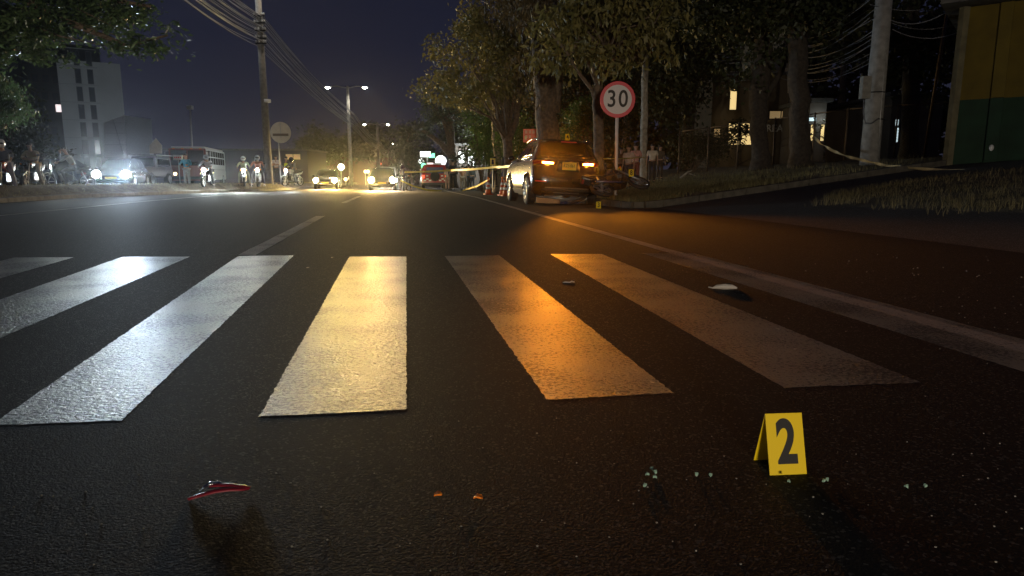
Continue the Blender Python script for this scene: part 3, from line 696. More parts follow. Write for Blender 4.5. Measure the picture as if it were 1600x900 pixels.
# unseen lamp added behind the viewpoint as frontal fill, shaped like the row
added_lamp = thing('street_lamp', 'added unseen double armed street lamp standing behind the viewpoint on the median', 'street lamp', (-9.5, -14, .2), 0, 'double armed street lamps along the median')
MB().tube([(0, 0, 0), (0, 0, 9.3)], [.22, .12], 12).build('post', M_CONC, added_lamp, True)
MB().tube([(-2, 0, 9.2), (0, 0, 9.1), (2, 0, 9.2)], .05, 8).build('arm', M_STEEL, added_lamp, True)
for s_ in (-2, 2):
    MB().box((s_, 0, 9.2), (.75, .3, .12), None, .8).build('lamp_head', M_STEEL, added_lamp); MB().ball((s_, 0, 9.13), (.24, .16, .08)).build('lens', M_LAMPW, added_lamp, True)
    lamp('SPOT', (s_, 0, 9.0), 60, (1, .86, .62), .15, (s_, 0, 0), 165, .5, added_lamp)
# small far lamps
b0 = [(620, 226), (626, 233), (617, 245), (622, 246), (636, 243), (600, 195 + 36)]
r, o1, t, k = pole('camera_post', 'thin pole with a small camera cluster above the bus', 'pole', 62, (303, 290), (297, 168), 3.2, 2.2, M_STEEL)
MB().box(P(297, 168, 62) - o1 - Vector((0, 0, 0)), (.5, .4, .35)).build('camera_housing', M_STEEL, r, bevel=.05)
MB().tube([(-.0, 0, 0), P(301, 240, 62) - o1 + Vector((-.1, 0, 0))], .04, 6).build('stay', M_STEEL, r)
r, o2, t, k = pole('cable_pole', 'second cable pole with red dots of light low on it, left of the far lamps', 'utility pole', 88, (594, 290), (590, 192), 4.2, 2.6)
r, o3, t, k = pole('cable_pole', 'short yellow-green lit pole at the far end of the cables', 'utility pole', 130, (613, 290), (608, 228), 4, 3)
MB().box(P(611, 246, 129) - o3, (1.0, .6, 2.0)).build('notice', mat('yellow green panel', (.5, .6, .1), .5), r)
for lab, px, py, Y in (('slim tape post standing left of the crouching biker', 612, 297, 41), ('second slim tape post beside the biker', 621, 297, 41)):
    a = G(px, py); t_ = thing('marker_post', lab, 'post', (a.x, a.y, zr(a.y))); MB().tube([(0, 0, 0), (0, 0, 1.3)], .03, 8).build('shaft', M_STEEL, t_, True); MB().lathe([(.18, 0), (.16, .05), (.03, .07)], (0, 0, 0), 12).build('foot', M_DARKM, t_, True)

def cables(label, spans, n, spread, rad=.022, sag=1.4, sps=None):
    root = thing('overhead_cables', label, 'cables', spans[0])
    o_ = Vector(spans[0])
    for i in range(n):
        pts = []; sp = [Vector((random.uniform(-.4, .4), random.uniform(-.2, .2), (i / (n - 1) - .5) * (sps[j_] if sps else spread) + random.uniform(-.1, .1))) for j_, _ in enumerate(spans)]
        sg = sag * random.uniform(.75, 1.35)
        for j in range(len(spans) - 1):
            a = Vector(spans[j]) + sp[j]; c = Vector(spans[j + 1]) + sp[j + 1]
            for q in range(0 if j == 0 else 1, 15):
                t = q / 14; pts.append(a.lerp(c, t) - Vector((0, 0, 4 * sg * t * (1 - t))) - o_)
        MB().tube(pts, rad * random.uniform(.6, 1.5), 5, False).build('cable', M_CABLE, root, True)
    return root
cables('thick bundle of sagging black cables crossing the sky along the median poles', [P(195, -120, 27), P(406, 47, 46), P(549, 188, 67.5), P(591, 228, 88), P(609, 240, 130), P(618, 262, 220)], 22, 1.9, .020, .35, [2.2, 2.1, 1.3, 1.1, 1, .8])

# signs at left
def rsign(label, Y, px, py, rpx, foot_py, back=True):
    k = Y / F; a = P(px, foot_py, Y); gz = zr(Y) + .4; root = thing('road_sign', label, 'road sign', (a.x, a.y, gz)); c = P(px, py, Y) - Vector((a.x, a.y, gz)); r_ = rpx * k
    MB().tube([(0, .04, 0), (0, .04, c.z + r_ * .8)], .035, 8).build('post', M_STEEL, root, True)
    MB().lathe([(r_ * .98, -.004), (r_, 0), (r_, .006), (r_ * .98, .008)], c, 40, 'y').build('plate', mat('bare sign back', (.62, .56, .44), .5, var=.08, vscale=4), root)
    MB().box(c + Vector((0, -.02, -r_ * .22)), (r_ * 1.5, .025, r_ * .24)).build('crossbar', mat('brown bar', (.16, .12, .08), .6), root)
    MB().box(c + Vector((0, -.015, .1)), (.02, .012, r_ * 1.4)).build('rib', M_STEEL, root)
rsign('round sign seen from behind on a thin post next to the tall utility pole', 38, 438.5, 207, 15.8, 290)
Y = 52; k = Y / F; a = P(243, 290, Y); root = thing('road_sign', 'pointed house shaped sign back with a small plate below, left of the jeep roof', 'road sign', (a.x, a.y, zr(Y) + .2)); o_ = Vector((a.x, a.y, zr(Y) + .2))
q = [P(px, py, Y) - o_ for px, py in ((234, 240), (253, 240), (253, 227), (243.5, 216), (233.5, 227))]
MB().prism([(p.x, p.z) for p in q], 0, .02).build('plate', mat('bare sign back', (.62, .56, .44)), root)
q = [P(px, py, Y) - o_ for px, py in ((235, 250), (253, 250), (253, 242), (235, 242))]
MB().prism([(p.x, p.z) for p in q], 0, .02).build('lower_plate', mat('bare sign back', (.62, .56, .44)), root)
MB().tube([(.02, .06, 0), (.02, .06, q[2].z + .9)], .04, 8).build('post', M_STEEL, root, True)
Y = 40; a = P(275, 290, Y); o_ = Vector((a.x, a.y, zr(Y) + .3)); root = thing('small_sign', 'small white rectangular sign with red marks above the jeep bonnet corner', 'sign', o_)
c = P(278, 246, Y) - o_; MB().box(c, (.55, .02, .27)).build('board', M_WHITE, root)
for i in range(4): MB().box(c + Vector((-.17 + i * .11, -.014, 0)), (.07, .006, .09)).build('red_mark', M_RED, root)
MB().tube([(c.x, .03, 0), (c.x, .03, c.z)], .025, 8).build('post', M_STEEL, root, True)

# speed limit sign -----------------------------------------------------
Y = 18.6; k = Y / F; a = P(963, 285, Y); o_ = Vector((a.x, a.y, terr(a.x, a.y)))
root = thing('speed_sign', 'round white speed limit sign reading 30 with red ring on a white post', 'road sign', o_)
c = P(965, 155.5, Y) - o_; r_ = 26.8 * k
MB().tube([(0, .045, 0), (c.x, .045, c.z + .2)], .044, 12).build('post', mat('pale painted post', (.62, .54, .50), .5), root, True)
MB().lathe([(r_ * .985, .006), (r_, .003), (r_, -.006), (r_ * .985, -.008)], c, 56, 'y').build('ring', M_RED, root)
MB().lathe([(r_ * .80, -.004), (r_ * .80, -.0105)], c, 56, 'y').build('face', mat('white reflective sheet', (.62, .57, .55), .4), root)
text('number_three', '3', r_ * 1.30, M_BLK, root, c + Vector((-.160, -.013, .00)), (PI / 2, 0, 0), .86, .001, .008)
text('number_zero', '0', r_ * 1.30, M_BLK, root, c + Vector((.150, -.013, .00)), (PI / 2, 0, 0), .86, .001, .008)
for s_ in (-.12, .12): MB().box(c + Vector((0, .02, s_)), (.12, .04, .03)).build('clamp', M_STEEL, root)

# right utility pole ----------------------------------------------------
Y = 22; k = Y / F; a = P(1357.5, 262, Y); o_ = Vector((a.x, a.y, terr(a.x, a.y) - .1)); root = thing('utility_pole', 'leaning concrete utility pole with a meter box at the right', 'utility pole', o_)
t = P(1384, -30, Y) - o_; MB().tube([(0, 0, 0), t * .5, t], [.29, .27, .235], 18).build('shaft', M_CONC, root, True)
c = P(1352, 137, Y - .25) - o_; MB().box(c, (.27, .22, .68)).build('meter_box', mat('grey steel box', (.24, .23, .2), .6, .2, var=.2), root, bevel=.012)
for py in (145, 187): q = P(1368, py, Y) - o_; MB().lathe([(.285, -.02), (.29, 0), (.285, .02)], q, 18).build('strap', M_DARKM, root, True)
MB().tube([P(1373, 262, Y - .24) - o_, P(1375, 190, Y - .27) - o_, P(1381, 110, Y - .24) - o_, P(1392, -20, Y - .2) - o_], .02, 6).build('conduit', M_STEEL, root, True)
MB().tube([P(1350, 152, Y - .3) - o_, P(1349, 175, Y - .3) - o_, P(1352, 192, Y - .33) - o_, P(1362, 193, Y - .36) - o_, P(1373, 185, Y - .33) - o_], .018, 6).build('loop_cable', M_CABLE, root, True)
cables('faint bundle of cables running from the right utility pole leftwards between the trees', [P(1374, 40, 22), P(1220, 85, 33), P(1060, 85, 50)], 14, 2.0, .014, .5)
cables('few thin cables from the right utility pole to the painted building', [P(1374, 30, 22), P(1495, 25, 21), P(1640, -20, 20)], 4, .8, .012, .2)

# painted building on the right ------------------------------------------
M_YW = mat('mustard wall paint', (.13, .09, .005), .8, var=.18, vscale=2, bump=.2); M_GW = mat('dark green wall paint', (.010, .038, .018), .8, var=.25, vscale=2, bump=.2)
M_PALE = mat('pale faded wall edge', (.16, .14, .08), .85, var=.25, vscale=4)
M_ROOF = mat('grey roof fascia', (.10, .095, .085), .85, var=.3, vscale=3)
Y = 20; p0 = P(1481, 262, Y); bz = terr(p0.x, p0.y) - .1; root = thing('painted_building', 'building at the right edge painted mustard above and green below with roof overhang', 'building', (p0.x, p0.y, bz), math.radians(-38))
H = P(1500, 12, Y).z - bz; hs = P(1490, 157, Y).z - bz
def slab(nm, x0, x1, y0, y1, z0, z1, m, bev=0): return MB().box(((x0 + x1) / 2, (y0 + y1) / 2, (z0 + z1) / 2), (x1 - x0, y1 - y0, z1 - z0)).build(nm, m, root, bevel=bev)
slab('lower_wall', .0, 7, 0, 6, 0, hs, M_GW); slab('upper_wall', .01, 7, .012, 6, hs, H, M_YW)
MB().tube([(-.02, -.06, 0), (.02, -.06, H)], .13, 4).build('pale_corner', M_PALE, root)
slab('lower_pilaster', .85, 1.15, -.10, -.003, 0, hs, M_GW); slab('upper_pilaster', .85, 1.15, -.085, .008, hs + .01, H, M_YW)
slab('lower_pilaster', 4.6, 4.9, -.10, -.003, 0, hs, M_GW); slab('doorway', 2.4, 3.5, -.05, -.004, 0, 2.3, M_PLAS); slab('door_frame', 2.3, 2.39, -.07, -.004, 0, 2.4, M_DARKM); slab('door_frame', 3.51, 3.6, -.07, -.004, 0, 2.4, M_DARKM)
slab('roof_fascia', -.5, 7.5, -.8, 6.5, H + .02, H + .45, M_ROOF); slab('roof_edge', -.56, 7.56, -.86, 6.56, H + .46, H + .56, M_ROOF)
MB().ball((1.0, -.14, .55), (.06, .05, .09)).build('tap_box', M_WHITE, root, True)

# fence -------------------------------------------------------------------
M_FEN = mat('rusty fence steel', (.10, .075, .055), .6, .4, var=.3)
fp = [P(px, 262, Y) for px, Y in ((1060, 32), (1105, 31), (1151, 30), (1207, 29), (1268, 28), (1318, 27), (1395, 26), (1442, 25.5), (1500, 25)) ]
root = thing('wire_fence', 'rusty wire mesh fence with tall posts behind the bank', 'fence', (fp[0].x, fp[0].y, 0)); o_ = Vector((fp[0].x, fp[0].y, 0))
tops = []
for i, p in enumerate(fp):
    z0 = terr(p.x, p.y); hh = 2.0 if i != 7 else 5.6
    lean = .0 if i != 7 else .35
    MB().tube([Vector((p.x, p.y, z0)) - o_, Vector((p.x + lean, p.y, z0 + hh)) - o_], .035 if i != 7 else .055, 8).build('post', M_FEN, root, True)
    tops.append((Vector((p.x, p.y, z0)), Vector((p.x, p.y, z0 + 1.95))))
for (a0, a1), (b0_, b1) in zip(tops, tops[1:]):
    MB().tube([a1 - o_, b1 - o_], .022, 6).build('top_rail', M_FEN, root, True)
    mb = MB(); L = (b1 - a1).length; n = int(L / .11)
    for i in range(-18, n):
        for sgn in (0, 1):
            s0, s1 = max(0, i), min(n, i + 18)
            if s1 <= s0: continue
            f0 = (s0 - i) / 18; f1 = (s1 - i) / 18
            if sgn: f0, f1 = 1 - f0, 1 - f1
            q0 = a0.lerp(b0_, s0 / n).lerp(a1.lerp(b1, s0 / n), f0); q1 = a0.lerp(b0_, s1 / n).lerp(a1.lerp(b1, s1 / n), f1)
            mb.tube([q0 - o_, q1 - o_], .0035, 3, False)
    mb.build('wire_mesh', M_FEN, root, kind='stuff')

# lit house behind the fence ---------------------------------------------
M_WIN = glow('warm window', (1.0, .72, .30), .9); M_DIMGLOW = glow('dim warm window and wall glow', (.8, .55, .25), .22); M_WIN3 = glow('cool window', (.75, .95, 1.0), .8)
M_WALLH = mat('ochre house wall', (.13, .10, .06), .9, var=.2, vscale=1)
M_FRAME = mat('dark window frame', (.03, .025, .02), .6)
def house(label, Y, x0, x1, ytop, ybot, wins, wall=M_WALLH, depth=8, cat='building', name='house', rz=0, roof=True):
    a = P(x0, ybot, Y); c = P(x1, ytop, Y); z0 = min(a.z, terr(a.x, a.y) - .3)
    root = thing(name, label, cat, (a.x, Y, z0), rz); W = (c.x - a.x) / math.cos(rz); H = c.z - z0
    MB().box((W / 2, depth / 2, H / 2), (W, depth, H)).build('wall', wall, root)
    if roof: MB().box((W / 2, depth / 2, H + .12), (W + .5, depth + .5, .2)).build('roof', M_ROOF, root)
    for (wx0, wy0, wx1, wy1, m) in wins:
        q0 = P(wx0, wy1, Y) - Vector((a.x, Y, z0)); q1 = P(wx1, wy0, Y) - Vector((a.x, Y, z0)); cx, cz, ww, hh = (q0.x + q1.x) / 2, (q0.z + q1.z) / 2, q1.x - q0.x, q1.z - q0.z
        fr = min(.08, ww * .12, hh * .12)
        wn = MB().box((cx, -.03, cz + hh / 2 - fr / 2), (ww, .06, fr)).box((cx, -.03, cz - hh / 2 + fr / 2), (ww, .06, fr)).box((cx - ww / 2 + fr / 2, -.03, cz), (fr, .06, hh - 2 * fr)).box((cx + ww / 2 - fr / 2, -.03, cz), (fr, .06, hh - 2 * fr)).build('window', M_FRAME, root)
        MB().box((cx, -.008, cz), (ww - 2 * fr, .012, hh - 2 * fr)).build('pane', m, wn)
        if ww > .9: MB().box((cx, -.035, cz), (fr * .8, .03, hh - 2 * fr)).build('mullion', M_FRAME, wn)
    return root, Vector((a.x, Y, z0))
M_WALLD = mat('dim wall', (.12, .10, .08), .9, var=.2, vscale=1)
hr, ho = house('two storey house with glowing yellow windows behind the fence and trees', 44, 1108, 1232, 118, 262,
      [(1138, 138, 1153, 173, M_WIN), (1135, 191, 1177, 228, M_WIN), (1113, 200, 1127, 224, M_DIMGLOW), (1200, 172, 1240, 187, M_DIMGLOW)], M_WALLH)  # last pane glows in place of a lit piece of wall
q = P(1214, 201, 43.9) - ho; text('wall_lettering', 'REAL', .62, M_WHITE, hr, q, (PI / 2, 0, 0), 1.0, .01, .01)
hr2, ho2 = house('narrow pale tower wall with balcony right of the yellow windows', 46, 1212, 1262, -60, 262, [(1222, 20, 1232, 44, M_DIMGLOW), (1218, 146, 1234, 170, M_WALLH), (1222, 175, 1240, 188, M_DIMGLOW)], mat('beige facade', (.33, .27, .18), .9))  # lowest dim pane glows in place of a lit wall patch
q = house('small lit kiosk with white lamp between the dark trunk and the right pole', 40, 1259, 1292, 160, 262, [(1262, 183, 1276, 190, M_WIN3), (1264, 194, 1275, 221, M_WIN), (1280, 194, 1289, 221, M_WIN)], M_WALLD, 4, 'kiosk', 'kiosk')
house('dark house with one tall narrow cool white window right of the utility pole', 40, 1385, 1475, 150, 262, [(1397, 186, 1405, 197, M_WIN3), (1396, 199, 1405, 223, M_WIN3)], M_WALLD)
lamp('POINT', P(1287, 186, 39.5), 14, (.8, .95, 1), .1, name='kiosk_light')
lamp('POINT', P(1155, 215, 42.5), 12, (1, .75, .35), .3, name='house_fill_light'); lamp('POINT', P(1228, 175, 44), 30, (1, .8, .5), .2, name='house_fill_light')  # bare points added to brighten the house wall and beige facade
bush('sparse twiggy shrub standing in front of the glowing yellow windows', 40, [(1150, 210, 16, 16, 0, .6), (1168, 200, 9, 14, 0, .5), (1120, 215, 10, 12, 0, .5), (1270, 205, 12, 14, 0, .5)], 900, .22, L_DARK, ncl=40, clump=.25)

# left buildings ------------------------------------------------------------
M_TOWER = mat('grey tower render', (.36, .38, .38), .9, var=.12, vscale=.3); M_WD = mat('dark window glass', (.03, .04, .05), .2)
wl = []
for j in range(6):
    y0 = 101 + j * 27.5
    wl.append((120 + j * 3.6, y0, 126 + j * 3.4, y0 + 20, M_WD)); wl.append((137 + j * 3.2, y0 - 4, 142 + j * 3.1, y0 + 18, M_WD if j != 2 else glow('white stair light', (.9, .95, 1), 1.2)))
Y = 105; rt, ot = house('tall grey apartment tower with two columns of dark windows beyond the motorcyclists', Y, 108, 160, 92, 285, [], M_TOWER, 3, name='apartment_tower', roof=False, rz=.58)
kk = Y / F
for col in (22, 38):
    for j in range(7):
        z = 3.5 + j * 2.65; m = M_WD
        x = col * kk + .4
        wn = MB().box((x, -.04, z), (.80, .08, 2.2)).build('window', mat('tower window recess', (.07, .08, .085), .8), rt)
        MB().box((x, -.09, z), (.62, .02, 2.0)).build('pane', M_WD if not (col == 31 and j == 4) else glow('white stair light', (.9, .95, 1), 1.5), wn)
for j in range(7): MB().box((2.6, -.03, 4.9 + j * 2.65), (5.2, .06, .12)).build('floor_band', mat('pale floor band', (.28, .3, .3), .9), rt)
rb, ob_ = house('dark apartment block behind the tower with one lit window', 130, 20, 106, 60, 285, [], mat('dark teal block wall', (.035, .05, .055), .9), 12, name='apartment_block', rz=.62)
q = P(77, 165, 129.9) - ob_; wn = MB().box((q.x, -.04, q.z), (1.3, .08, 1.7)).build('window', M_FRAME, rb); MB().box((q.x, -.09, q.z), (1.0, .02, 1.4)).build('pane', glow('pinkish window', (1, .85, .85), 1.2), wn)
for i, (x_, z_) in enumerate([(30 + 14 * (j % 5), 90 + 28 * (j // 5)) for j in range(25)]):
    q = P(x_, z_, 129.9) - ob_
    if abs(x_ - 77) < 8 and abs(z_ - 165) < 14: continue
    wn = MB().box((q.x, -.04, q.z), (1.2, .08, 1.6)).build('window', M_FRAME, rb); MB().box((q.x, -.09, q.z), (1.0, .02, 1.4)).build('pane', M_WD, wn)
Y = 80; a = P(163, 285, Y); o_ = Vector((a.x, Y, zr(Y))); root = thing('billboard_wall', 'slanted white panelled gable wall to the right of the grey tower', 'building', o_)
q = [P(px, py, Y) - o_ for px, py in ((163, 285), (200, 285), (194, 180), (162, 192))]
MB().prism([(p.x, p.z) for p in q], 0, 6).build('wall', mat('white panels', (.50, .50, .48), .8, var=.1), root)
for py in (192, 208, 226, 246): p_ = P(180, py, Y - .05) - o_; MB().box((p_.x, -.02, p_.z), (2.6, .03, .06)).build('panel_joint', M_STEEL, root)
MB().tube([P(176, 185, Y - .1) - o_, P(196, 250, Y - .1) - o_], .05, 5).build('panel_joint', M_STEEL, root)
yl = thing('tower_fill_lamp', 'added fill lamp on a short post hidden behind the slanted white wall', 'lamp', (P(186, 285, 92).x, 92, -.4)); MB().tube([(0, 0, 0), (0, 0, 5)], .08, 8).build('post', M_STEEL, yl, True); MB().ball((0, 0, 5.1), .2).build('bulb', glow('fill lamp bulb', (.9, 1, 1), 20), yl, True); lamp('POINT', (P(186, 285, 92).x, 91.5, 5.2), 1600, (.85, .95, 1), .2, name='tower_fill_light')  # lamp added out of sight to light the grey tower
M_REDW = mat('dull red wall', (.06, .018, .018), .9, var=.2, vscale=.4)
rr_, oo_ = house('long dull red building behind the oncoming cars', 120, 478, 606, 232, 286, [(481, 247, 512, 254, glow('dim awning light', (.7, .85, .75), .35))], M_REDW, 12, name='long_building')
for i in range(9):
    q = P(488 + i * 13, 240, 119.9) - oo_; wn = MB().box((q.x, -.04, q.z), (1.0, .08, 1.2)).build('window', M_FRAME, rr_); MB().box((q.x, -.09, q.z), (.85, .02, 1.0)).build('pane', M_WD, wn)
house('low dark shop row behind the bus and motorcycles', 100, 200, 480, 235, 286, [(300, 250, 318, 262, M_WD), (395, 245, 410, 255, M_WD), (446, 240, 470, 250, M_DIMGLOW)], mat('dark shop wall', (.05, .045, .06), .9), 10, name='shop_row')

# far shops and lights at the end of the road
M_SHOPW = glow('shop white', (.95, 1, .92), 3.0); M_SHOPG = glow('green shop sign', (.25, 1, .5), 2.2); M_SHOPY = glow('warm shop light', (1, .85, .55), 2.5)
rs, os_ = house('far brightly lit shop front at the end of the road', 150, 612, 690, 240, 288, [(613, 258, 622, 268, M_SHOPW), (624, 256, 636, 267, M_SHOPW), (638, 258, 652, 268, M_SHOPW), (654, 262, 664, 268, M_SHOPY)], M_WALLD, 10, name='shop')
Y = 110; a = P(668, 286, Y); o_ = Vector((a.x, Y, zr(Y))); root = thing('shop_sign', 'glowing green and white shop sign high left of the round white light', 'sign', o_)
q = P(665, 241, Y) - o_; MB().box(q, (1.7, .3, .85)).build('white_panel', M_SHOPW, root); q2 = P(675, 243, Y) - o_; MB().box(q2, (.85, .3, .7)).build('green_panel', M_SHOPG, root)
MB().tube([(0, .3, 0), (0, .3, q.z)], .12, 8).build('post', M_STEEL, root, True)
Y = 60; a = P(688, 290, Y); o_ = Vector((a.x, Y, zr(Y))); root = thing('round_light_sign', 'large glowing white disc sign above the police truck', 'sign', o_)
q = P(688.5, 251.5, Y) - o_; MB().lathe([(.46, .1), (.48, .06), (.48, -.06), (.46, -.1)], q, 32, 'y').build('disc', glow('white disc light', (1, 1, 1), 2.2), root); MB().tube([(q.x, .16, 0), (q.x, .16, q.z)], .05, 8).build('post', M_STEEL, root, True)
rs, os_ = house('white lit shop glimpsed through the leaves above the people', 62, 712, 762, 228, 284, [(716, 236, 727, 256, M_SHOPW), (730, 232, 742, 262, M_SHOPW), (745, 240, 758, 250, glow('bluish shop light', (.7, .85, 1), 2.0))], M_WALLD, 6, name='shop')
bush('dark lacy shrub in front of the white lit shop', 56, [(730, 250, 24, 22, 0, 1), (750, 235, 20, 22, 0, 1)], 2600, .2, L_DARK, clump=.35)
def far_light(label, px, py, Y, m, r_=.25, grp='far lamps and shop lights at the end of the road'):
    a = P(px, 286, Y); o_ = Vector((a.x, Y, zr(Y))); q = P(px, py, Y) - o_; root = thing('far_lamp', label, 'lamp', o_, 0, grp)
    MB().tube([(0, .2, 0), (0, .2, q.z)], .07, 6).build('post', M_STEEL, root, True); MB().ball(q, r_, 10, 6).build('bulb', m, root, True)
FL_ = ['highest tiny far lamp just right of the third lamp pole', 'second highest tiny far lamp below and right of the highest', 'tiny white far lamp above the shop front roofline', 'white lamp glowing left in the shop front band', 'white lamp left of the glowing green shop sign', 'white lamp directly below the green shop sign', 'warm yellowish lamp low in the shop front band', 'white lamp low in the shop front band beside the warm one', 'lone white lamp between the two oncoming cars high up', 'left of two small warm dots between the oncoming cars', 'right of two small warm dots between the oncoming cars', 'low warm lamp at the foot of the nearest double street lamp', 'small red lamp on the line of the second cable pole', 'warm lamp right of the second cable pole base', 'green glowing lamp left of the round white disc', 'smallest low warm lamp left of the nearest double street lamp']
for fi, (px, py, Y, m, r_) in enumerate(((620, 226, 180, M_SHOPW, .25), (626, 233, 200, M_SHOPW, .25), (638, 243, 190, M_SHOPW, .3), (626, 258, 150, M_SHOPW, .5), (646, 252, 140, M_SHOPW, .4), (658, 252, 120, M_SHOPW, .5), (642, 262, 130, M_SHOPY, .45),
                         (632, 262, 140, M_SHOPW, .5), (533, 261, 90, M_SHOPW, .45), (571, 268, 100, M_SHOPY, .25), (575, 268, 100, M_SHOPY, .25), (548, 278, 80, M_SHOPY, .3), (594, 256, 110, glow('red lamp', (1, .25, .15), 2), .2), (607, 263, 130, M_SHOPY, .35), (662, 259, 100, M_SHOPG, .4), (540, 280, 80, M_SHOPY, .22))):
    far_light(FL_[fi], px, py, Y, m, r_)

# ------------------------------------------------------------------ vehicles
class Shell:
    """layers: (z, y_rear, y_front, half_width, corner_radius)"""
    def __init__(s, layers, crown=.10): s.L = layers; s.cr = crown
    def at(s, z):
        L = s.L
        if z <= L[0][0]: return L[0][1:]
        for a, b in zip(L, L[1:]):
            if z <= b[0]:
                t = (z - a[0]) / (b[0] - a[0]); return tuple(a[i] + (b[i] - a[i]) * t for i in range(1, 5))
        return L[-1][1:]
    def endx(s, x, z, front=False):
        yr, yf, hw, r = s.at(z); ax = min(abs(x), hw - .001); d = 0
        if ax > hw - r: d = r - math.sqrt(max(0, r * r - (ax - (hw - r)) ** 2))
        d += s.cr * (ax / hw) ** 2
        return yf - d if front else yr + d
    def sidex(s, y, z):
        yr, yf, hw, r = s.at(z); m = (yr + yf) / 2; t = (y - m) / ((yf - yr) / 2)
        return hw - .035 * t * t * hw
    def ring(s, z):
        yr, yf, hw, r = s.at(z); pts = []
        xs = [math.sin(a) for a in np.linspace(-PI / 2, PI / 2, 17)]
        rear = [(x * hw, s.endx(x * hw, z)) for x in xs]; front = [(x * hw, s.endx(x * hw, z, True)) for x in reversed(xs)]
        def adj(p):
            return (math.copysign(min(abs(p[0]), s.sidex(p[1], z)), p[0]), p[1], z)
        rs = [adj(p) for p in rear]; fs = [adj(p) for p in front]
        def side(sg, a, b):
            return [(sg * s.sidex(y, z), y, z) for y in np.linspace(a[1], b[1], 10)[1:-1]]
        return rs + side(1, rs[-1], fs[0]) + fs + side(-1, fs[-1], rs[0])
    def mesh(s):
        mb = MB(); R = [s.ring(l[0]) for l in s.L]; n = len(R[0]); V = [p for r in R for p in r]
        Fs = [(j * n + i, j * n + (i + 1) % n, (j + 1) * n + (i + 1) % n, (j + 1) * n + i) for j in range(len(R) - 1) for i in range(n)]
        Fs += [tuple(reversed(range(n))), tuple((len(R) - 1) * n + i for i in range(n))]
        return mb.add(V, Fs)
    def patch(s, where, q, off=.008, na=8, nb=5, mb=None):
        """where: rear/front/left/right; q four corners (a,z) a=x for ends, y for sides, order bl br tr tl"""
        mb = mb or MB(); V = []
        for lay in (off, -.02):
            for j in range(nb + 1):
                for i in range(na + 1):
                    u, v = i / na, j / nb
                    a = (q[0][0] * (1 - u) + q[1][0] * u) * (1 - v) + (q[3][0] * (1 - u) + q[2][0] * u) * v
                    z = (q[0][1] * (1 - u) + q[1][1] * u) * (1 - v) + (q[3][1] * (1 - u) + q[2][1] * u) * v
                    if where == 'rear': V.append((a, s.endx(a, z) - lay, z))
                    elif where == 'front': V.append((a, s.endx(a, z, True) + lay, z))
                    elif where == 'left': V.append((-(s.sidex(a, z) + lay), a, z))
                    else: V.append((s.sidex(a, z) + lay, a, z))
        n = (na + 1) * (nb + 1); Fs = []
        for j in range(nb):
            for i in range(na):
                k = j * (na + 1) + i; Fs.append((k, k + 1, k + na + 2, k + na + 1)); Fs.append((n + k, n + k + na + 1, n + k + na + 2, n + k + 1))
        def edge(ids):
            for p, q_ in zip(ids, ids[1:]): Fs.append((p, q_, q_ + n, p + n))
        edge(list(range(na + 1))); edge([nb * (na + 1) + i for i in range(na + 1)]); edge([j * (na + 1) for j in range(nb + 1)]); edge([j * (na + 1) + na for j in range(nb + 1)])
        return mb.add(V, Fs)

def wheel(root, x, y, r, wd, m_rim=M_RIM, dz=0):
    W = MB().lathe([(r * .62, -wd / 2), (r * .9, -wd / 2), (r, -wd * .36), (r, wd * .36), (r * .9, wd / 2), (r * .62, wd / 2)], (x, y, r + dz), 28, 'x').build('wheel', M_RUB, root, False)
    sg = -1 if x < 0 else 1; xf = x + sg * wd * .5
    mb = MB().lathe([(r * .64, sg * .012), (r * .60, sg * .018), (r * .56, -sg * .03), (r * .1, -sg * .03)], (xf, y, r + dz), 24, 'x')
    for i in range(5):
        a = 2 * PI * i / 5; d = Vector((0, math.cos(a), math.sin(a)))
        mb.tube([Vector((xf + sg * .005, y, r + dz)) + d * .03, Vector((xf + sg * .005, y, r + dz)) + d * r * .6], [.04, .028], 6)
    mb.lathe([(.05, sg * .0), (.045, sg * .03)], (xf, y, r + dz), 12, 'x'); mb.build('rim', m_rim, W, True)
    return W
def body_cut(shell, parent, m, wheels, r, nm='body', sub=0):
    ob = shell.mesh().build(nm, m, parent, True)
    cut = MB()
    for (x, y) in wheels: cut.lathe([(r, -.28), (r, .28)], (x, y, r * .93), 28, 'x')
    co = cut.build('cut', m); md = ob.modifiers.new('b', 'BOOLEAN'); md.object = co; md.operation = 'DIFFERENCE'; md.solver = 'EXACT'
    co.parent = parent
    bpy.context.view_layer.update()
    dg = bpy.context.evaluated_depsgraph_get(); me = bpy.data.meshes.new_from_object(ob.evaluated_get(dg)); ob.modifiers.clear(); ob.data = me; bpy.data.objects.remove(co)
    me.polygons.foreach_set('use_smooth', [True] * len(me.polygons)); me.update()
    e = ob.modifiers.new('ed', 'EDGE_SPLIT'); e.split_angle = math.radians(32)
    return ob

M_HAZ = glow('amber hazard light', (1.0, .36, .03), 26); M_HAZ2 = glow('amber hazard core', (1.0, .55, .14), 60)
M_REFL = mat('red reflector', (.75, .03, .06), .25, emit=(.8, .05, .1), estr=.0)
M_PLATE = mat('yellow licence plate', (.85, .55, .05), .45)
M_TAILR = mat('dark red lens', (.22, .01, .01), .12, coat=.8)

